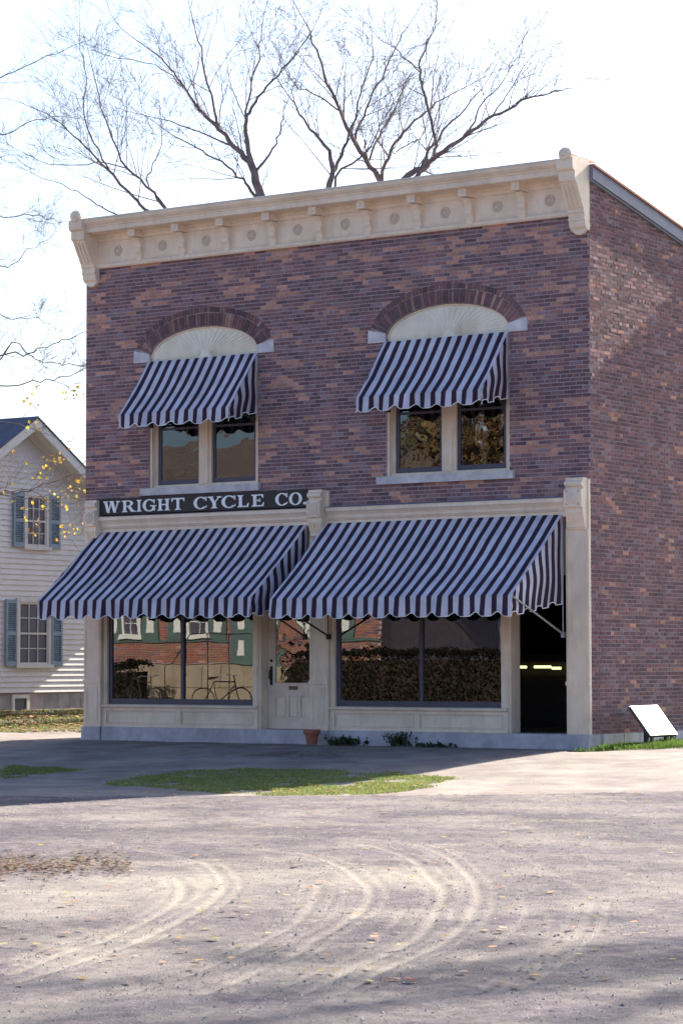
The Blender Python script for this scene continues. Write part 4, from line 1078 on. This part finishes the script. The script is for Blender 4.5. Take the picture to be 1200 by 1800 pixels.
pix_tree('bare_tree', 'bare tree leaning left behind the left half of the cornice', [
    [(262,375,9),(235,345,7.5),(190,300,6.5),(150,258,4.5),(105,215,3),(60,190,2)], [(190,300,4.5),(165,250,4),(148,190,3),(150,130,2.2),(140,80,1.5)],
    [(293,368,8),(262,330,6.5),(225,295,5.5),(195,240,4),(175,170,3),(160,110,2)], [(262,330,4),(268,290,3),(285,240,2),(280,200,1.5)], [(225,295,3.5),(170,285,3),(100,290,2),(45,270,1.5)],
    [(205,378,4),(160,350,3),(110,325,2),(50,300,1.5)]], 62, (345,420,.17), 11, G_, .8, 2.1, thin=.72)
pix_tree('bare_tree', 'bare tree with a thick dark forked trunk rising above the middle of the cornice', [
    [(460,350,19),(440,290,15),(415,262,10),(385,225,8),(350,190,6),(322,150,4.5),(285,105,3),(240,70,2)], [(440,290,11),(434,240,9),(433,205,7),(455,170,5),(490,130,3.5),(520,90,2.5),(548,55,2)],
    [(385,225,6),(372,180,4.5),(358,120,3.5),(345,60,2.5)], [(433,205,5),(442,150,3.5),(455,90,2.5),(460,50,2)], [(450,300,6),(480,260,4),(495,225,3),(500,190,2)],
    [(448,345,7),(425,315,5),(390,285,4),(340,258,3),(300,235,2)], [(322,150,2.5),(270,112,2),(200,100,1.5)], [(405,255,4),(350,230,3),(290,210,2)]], 60, (475,430,.24), 12, G_, .8, 2.1)
pix_tree('bare_tree', 'bare tree with twin dark stems above the cornice beside the forked trunk', [
    [(578,335,13),(586,300,10),(572,255,7),(545,225,5),(522,190,3.5),(505,165,2)], [(586,300,8),(605,260,6),(622,210,4),(640,150,3),(655,90,2)], [(590,310,5),(630,280,4),(655,250,3),(672,215,2)]], 61, (590,420,.20), 13, G_, .85, 1.9)
pix_tree('bare_tree', 'bare tree whose long limb reaches up left from behind the cornice', [
    [(668,322,12),(645,285,10),(622,248,8),(596,195,6.5),(570,130,5),(552,75,3.5),(540,45,2.5)], [(622,248,6),(638,205,4.5),(662,150,3.5),(690,90,2.5),(710,55,2)], [(672,318,8),(684,270,6),(702,240,5),(740,205,4),(775,175,2.5)],
    [(596,195,4),(560,170,3),(520,150,2)], [(645,285,5),(664,240,4),(695,190,3),(715,140,2)], [(684,270,3),(705,262,3),(740,240,2)]], 63, (690,430,.2), 14, G_, .8, 2.1)
pix_tree('bare_tree', 'bare tree with a long limb sweeping right towards the corner finial', [
    [(705,318,12),(740,296,12),(770,272,9),(815,240,7.5),(865,205,6),(915,178,4.5),(965,162,3),(1005,155,1.5)], [(765,275,7),(762,225,6),(748,170,5.5),(737,125,4.5),(748,85,3),(765,45,2)], [(733,312,10),(752,270,6),(778,232,4.5),(815,190,3),(850,150,2)],
    [(865,205,3.5),(890,165,2.5),(925,110,1.6)], [(815,240,4),(850,180,3),(880,150,2),(900,105,1.5)], [(737,125,3),(700,90,2.2),(665,65,1.6)], [(740,300,5),(765,310,3),(778,318,2)]], 61, (690,440,.22), 15, G_, .8, 2.1)
# tree at the left edge: its limbs reach in with the last yellow leaves
YEL = [(.62, .44, .06), (.70, .52, .12), (.55, .36, .05), (.50, .28, .06)]
pix_tree('yellow_leaf_tree', 'nearly bare tree at the left edge with a few yellow leaves', [
    [(-60,640,7),(0,625,5.5),(50,622,4.5),(85,608,3.5),(120,592,3),(165,580,2)], [(0,625,4.5),(45,622,4),(70,636,3.5),(110,640,3),(165,648,2)], [(-60,700,6),(10,680,4.5),(60,670,4),(100,665,3.5),(130,655,3),(170,635,2)],
    [(-60,880,6),(0,868,5),(50,862,4.5),(85,850,4),(118,838,3),(165,828,2)], [(-40,870,4),(40,876,3),(75,872,2.5),(110,875,2)], [(-60,480,6),(10,470,3.5),(50,440,2.5),(90,415,1.5)], [(-60,560,4),(20,560,3),(70,560,2),(95,575,1.2)],
    [(-60,420,5),(20,385,3.5),(70,380,3),(110,390,2)], [(-60,250,6),(10,235,4),(60,210,3),(120,205,2)], [(-50,160,6),(10,130,4),(80,100,3),(140,75,2)], [(50,862,3),(90,905,2),(120,940,1.6),(148,985,1.2)], [(-60,760,5),(20,745,3),(70,760,2),(110,775,1.5)]],
    49, (-170,900,.2), 16, 'trees beside the clapboard house', .62, .8, 'bark_pale', (80, .075, YEL), lvl=2, minr=.0022, v_jit=.9, thin=.55)

def leafy_tree(name, label, x, y, h, rad, seed, cols, nleaf, group, lsize=.22, trunk=.2, low=.35):
    r = random.Random(seed); zb_ = gz(x, y); t = thing(name, label, 'tree', (x, y, zb_), group)
    tr = MB(); top = Vector((x, y, zb_+h*.8)); tr.tube([(x, y, zb_-.2), (x+.1, y, zb_+h*.4), top], [trunk*1.4, trunk, trunk*.3], 9)
    ends = []
    for k in range(16):
        a = r.uniform(0, 6.283); z0 = zb_+h*r.uniform(.3, .7); e = Vector((x+rad*math.cos(a)*r.uniform(.5, .95), y+rad*math.sin(a)*r.uniform(.5, .95), zb_+h*r.uniform(low+.08, .95)))
        tr.tube([(x, y, z0), Vector((x, y, z0)).lerp(e, .5)+Vector((0, 0, .3)), e], [trunk*.4, trunk*.25, .02], 5); ends.append(e)
    tr.build('trunk', 'bark', t, recalc=False)
    m = MB(); cl = []
    for k in range(46):
        while True:
            q = Vector((r.uniform(-1, 1), r.uniform(-1, 1), r.uniform(-1, 1)))
            if .35 < q.length < 1: break
        cl.append(Vector((x+q.x*rad, y+q.y*rad, zb_+h*(low+1)/2+q.z*h*(1-low)/2)))
    cl += ends
    for k in range(nleaf):
        c = r.choice(cl); p = c+Vector((r.gauss(0, .16*rad), r.gauss(0, .16*rad), r.gauss(0, .13*rad)))
        leafquad(m, p, lsize, r, tuple(v*r.uniform(.75, 1.25) for v in r.choice(cols)))
    m.build('crown', 'leaf', t, recalc=False); return t
AUT = [(.19, .12, .06), (.23, .15, .07), (.14, .09, .05), (.27, .19, .08)]
G2 = 'autumn trees across the road'
leafy_tree('autumn_tree', 'golden brown autumn tree mirrored in the upper right-hand window', -14.4, -21.5, 8.5, 2.2, 31, AUT, 3600, G2)
leafy_tree('autumn_tree', 'dark autumn tree mirrored at the inner side of the upper right-hand window', -18.2, -24.0, 9.2, 2.2, 32, [(.12, .09, .05), (.16, .11, .05)], 3000, G2)
leafy_tree('tall_autumn_tree', 'tall thinly leaved tree standing beyond the right edge of the picture', 15.9, 11.0, 27.5, 4.8, 33, AUT, 900, None, lsize=.26, trunk=.2, low=.70)
def hedge(label, x0, x1, y0, y1, h, seed):
    r = random.Random(seed); zb_ = gz((x0+x1)/2, (y0+y1)/2); t = thing('hedge', label, 'hedge', ((x0+x1)/2, (y0+y1)/2, zb_), 'clipped hedges across the road')
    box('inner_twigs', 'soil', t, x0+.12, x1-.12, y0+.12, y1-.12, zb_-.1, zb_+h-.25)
    m = MB()
    for k in range(int((x1-x0)*1900)):
        p = Vector((r.uniform(x0, x1), r.uniform(y0, y1), zb_+r.uniform(0, h)))
        hv = .16*noise.noise((p.x*1.1, p.y, seed)) + .07*noise.noise((p.x*4, p.y*3, seed))
        if r.random() < .6: p.y = y1+.5*hv-abs(r.gauss(0, .07)); p.z = min(p.z, zb_+h+hv)
        elif r.random() < .6: p.z = zb_+h+hv-abs(r.gauss(0, .06))
        leafquad(m, p, .065, r, tuple(v*r.uniform(.6, 1.3) for v in ((.018, .019, .013), (.028, .022, .015))[r.random() < .4]))
    m.build('foliage', 'leaf', t, recalc=False)
hedge('clipped hedge before the brick house, mirrored in the left shop window', -28.5, -23.75, -18.9, -18.1, 1.66, 41)
hedge('long dark hedge across the road, mirrored in the right shop window', -19.6, -11.0, -19.4, -18.4, 1.95, 42)

# ------------------------------------------------------------------ grass, weeds, leaves, stones
def in_poly(x, y, P):
    c = False; j = len(P)-1
    for i in range(len(P)):
        if (P[i][1] > y) != (P[j][1] > y) and x < (P[j][0]-P[i][0])*(y-P[i][1])/(P[j][1]-P[i][1])+P[i][0]: c = not c
        j = i
    return c
def blades(name, label, poly, n, h, cols, seed, wid=.006, cat='grass', lean=.5):
    r = random.Random(seed); xs = [p[0] for p in poly]; ys = [p[1] for p in poly]; m = MB(); k = 0
    while k < n:
        x, y = r.uniform(min(xs), max(xs)), r.uniform(min(ys), max(ys))
        ex, ey = .22*noise.noise((x*1.6, y*1.6, 9)), .22*noise.noise((x*1.6, y*1.6, 19))
        if not in_poly(x+ex+r.gauss(0, .05), y+ey+r.gauss(0, .05), poly): continue
        k += 1
        if noise.noise((x*1.3, y*1.3, 4))+.5*noise.noise((x*4, y*4, 4)) < -.12-.25*r.random(): continue
        z = gz(x, y)-.012; hh = h*r.uniform(.5, 1.3)*(.75+.5*noise.noise((x*2, y*2, 0))); a = r.uniform(0, 6.283); l = lean*hh*r.uniform(.2, 1)
        dx, dy = math.cos(a), math.sin(a); px_, py_ = -dy*wid, dx*wid
        col = tuple(v*r.uniform(.75, 1.25) for v in r.choice(cols))
        m.add([(x-px_, y-py_, z), (x+px_, y+py_, z), (x+dx*l*.5+px_*.7, y+dy*l*.5+py_*.7, z+hh*.65), (x+dx*l, y+dy*l, z+hh)], [(0, 1, 2), (0, 2, 3)], col)
    o = m.build(name, 'grass', None, kind='stuff', recalc=False); tag(o, label, cat); return o
GR = [(.19, .25, .06), (.25, .30, .08), (.29, .29, .11), (.15, .21, .05), (.32, .28, .14)]
GD = GR + [(.22, .19, .09)]
def pp(L): return [tuple(gp(*p).xy) for p in L]
strip = pp([(180,1379),(240,1366),(320,1355),(430,1351),(560,1353),(680,1357),(800,1367),(750,1384),(690,1393),(600,1397),(500,1399),(400,1394),(300,1386)])
blades('grass_strip', 'strip of short grass between the pavement and the gravel road', strip, 42000, .038, GR, 51, .007)
strip2 = pp([(0,1346),(43,1350),(100,1350),(142,1354),(90,1360),(43,1364),(0,1368)])
blades('grass_tongue', 'thin tongue of grass in the shade at the left edge', strip2, 7000, .05, GR, 52, .007)
blades('grass_clump', 'bright green grass growing at the foot of the side wall', [(.02, .3), (.0, -.62), (.5, -.52), (1.3, -.08), (3.5, .3), (4, 4), (.12, 4)], 26000, .095, [(.12, .20, .03), (.16, .23, .05), (.10, .16, .03)], 53, .007, lean=.7)
lawn_poly = [(-13.4, 2.1), (-13.8, 4.4), (-14.6, 9), (-16.4, 11), (-16.5, 3), (-15, 1.4)]
lawn_poly = [(-13.45, 2.0), (-12.4, 4.6), (-12.6, 9.5), (-16.5, 10), (-16.5, 1.5), (-15, .6)]
blades('lawn_grass', 'sunlit lawn below the clapboard house', lawn_poly, 16000, .06, GD, 54, .008)
# weeds at the foot of the right-hand shop front
def weed(label, x, y, h, sp, n, seed):
    r = random.Random(seed); z = gz(x, y); t = thing('weed_clump', label, 'weed', (x, y, z), 'weeds at the foot of the shop front'); m = MB(); s = MB()
    for k in range(n):
        a = r.uniform(0, 6.283); q = Vector((x+r.gauss(0, sp*.4), y+r.gauss(0, .05), z-.01)); d = Vector((math.cos(a)*.5, math.sin(a)*.3-.1, 1)).normalized(); L = h*r.uniform(.4, 1)
        e = q+d*L; s.tube([q, q.lerp(e, .5)+Vector((0, 0, .01)), e], [.003, .0025, .0015], 3, caps=False)
        for i in range(7): leafquad(m, q.lerp(e, r.uniform(.2, 1)), .045, r, tuple(v*r.uniform(.7, 1.3) for v in ((.05, .075, .025), (.07, .09, .03))[k % 2]))
    s.build('stems', 'bark', t, recalc=False); m.build('leaves', 'leaf', t, recalc=False)
weed('low dark weeds growing just right of the terracotta pot', -4.45, -.17, .17, .42, 60, 61)
weed('taller dark weed clump under the middle of the right shop window', -3.42, -.17, .26, .22, 46, 62)
weed('sparse low weeds trailing along the stone base toward the doorway', -2.75, -.16, .07, .45, 36, 63)

# fallen leaves
def leaves_on(name, label, spots, seed, cols, size):
    r = random.Random(seed); m = MB()
    for (x, y) in spots:
        z = gz(x, y)+.012+r.uniform(0, .012); a = r.uniform(0, 6.283); L = size*r.uniform(.6, 1.4); tl = r.gauss(0, .16); tw = r.gauss(0, .16)
        d = Vector((math.cos(a), math.sin(a), 0)); c = Vector((-d.y, d.x, 0)); p = Vector((x, y, z))
        pts = [p-d*L*.5, p-d*L*.1+c*L*.42+Vector((0, 0, abs(tl)*L*.45)), p+d*L*.5+Vector((0, 0, abs(tw)*L*.5)), p-d*L*.05-c*L*.4+Vector((0, 0, abs(tw)*L*.3)), p+Vector((0, 0, .02*L))]
        m.add(pts, [(0, 4, 1), (1, 4, 2), (2, 4, 3), (3, 4, 0)], tuple(v*r.uniform(.75, 1.2) for v in r.choice(cols)))
    o = m.build(name, 'leaf', None, kind='stuff', recalc=False); tag(o, label, 'leaves'); return o
LC = [(.50, .34, .16), (.42, .26, .12), (.55, .42, .22), (.30, .17, .09), (.60, .36, .08), (.48, .33, .24)]
LB = [(.15, .085, .06), (.20, .12, .085), (.28, .185, .13), (.10, .06, .05), (.34, .23, .13), (.13, .09, .08)]
r_ = random.Random(71)
sp = []
for k in range(520):
    x, y = r_.uniform(-20, 1220), 1395+345*r_.random()**2.2
    g = gp(x, y); sp.append((g.x, g.y))
leaves_on('fallen_leaves', 'dry leaves scattered over the gravel road', sp, 72, LC, .06)
sp = []
for k in range(1300):
    x, y = -20+250*r_.random()**1.3, 1528+r_.gauss(0, 8)+r_.choice((0, 0, -14))
    y -= .03*(x-43)+4*math.sin(x*.05)
    g = gp(x, y); sp.append((g.x, g.y))
leaves_on('leaf_pile', 'drift of brown leaves on the road at the left edge', sp, 73, LB, .048)
sp = []
for k in range(2600):
    x, y = r_.uniform(-16.4, -12.5), r_.uniform(1.2, 9.5)
    if in_poly(x, y, lawn_poly): sp.append((x, y+0))
leaves_on('lawn_leaves', 'thick brown leaf litter on the lawn by the clapboard house', sp, 74, [(.42, .24, .15), (.5, .33, .2), (.34, .18, .11), (.55, .42, .22)], .10)
sp = []
for k in range(170):
    a = r_.choice(strip); b = r_.choice(strip); q = r_.random(); sp.append((a[0]+(b[0]-a[0])*q, a[1]+(b[1]-a[1])*q))
lo = leaves_on('strip_leaves', 'few pale leaves lying in the grass strip', sp, 75, LC, .06)
for v_ in lo.data.vertices: v_.co.z += .02
sp = []
for k in range(900):
    g = gp(530+r_.gauss(0, 60), 1328+r_.gauss(0, 3.2)); sp.append((g.x, g.y))
leaves_on('pavement_litter', 'thin brown leaf crumbs lying on the shaded pavement before the door', sp, 76, [(.20, .11, .08), (.28, .17, .11), (.15, .09, .07)], .035)
# loose stones of the gravel
pm = MB(); r_ = random.Random(81)
for k in range(42000):
    v = 11.5+21*r_.random()**1.1; u = r_.uniform(-1, 1)*(.15*v+.3)
    if r_.random() < .85*min(1, track(u, v)+.8*sand(u, v)): continue
    x, y = uv2w(u, v); s = .0040*math.exp(r_.gauss(0, .45)) if k > 45 else r_.uniform(.010, .02); z = gz(x, y)+.002+.014*.6*noise.fractal((u*1.1, v*1.1, 0), .8, 2.1, 5)+.008*noise.noise((u*9, v*9, 5))
    q = [Vector((r_.uniform(.7, 1.3), 0, 0)), Vector((0, r_.uniform(.7, 1.3), 0)), Vector((-r_.uniform(.7, 1.3), 0, 0)), Vector((0, -r_.uniform(.7, 1.3), 0)), Vector((r_.uniform(-.3, .3), r_.uniform(-.3, .3), r_.uniform(.5, .9)))]
    a = r_.uniform(0, 6.28); ca, sa = math.cos(a), math.sin(a)
    g = r_.choice(((.26, .24, .25), (.34, .31, .30), (.18, .165, .18), (.45, .41, .37), (.30, .25, .22)))
    pm.add([(x+(p.x*ca-p.y*sa)*s, y+(p.x*sa+p.y*ca)*s, z-.001+p.z*s) for p in q], [(0, 1, 4), (1, 2, 4), (2, 3, 4), (3, 0, 4)], g)
o = pm.build('loose_gravel', 'pebble', None, kind='stuff', recalc=False); tag(o, 'loose grey stones lying on the gravel road', 'gravel')
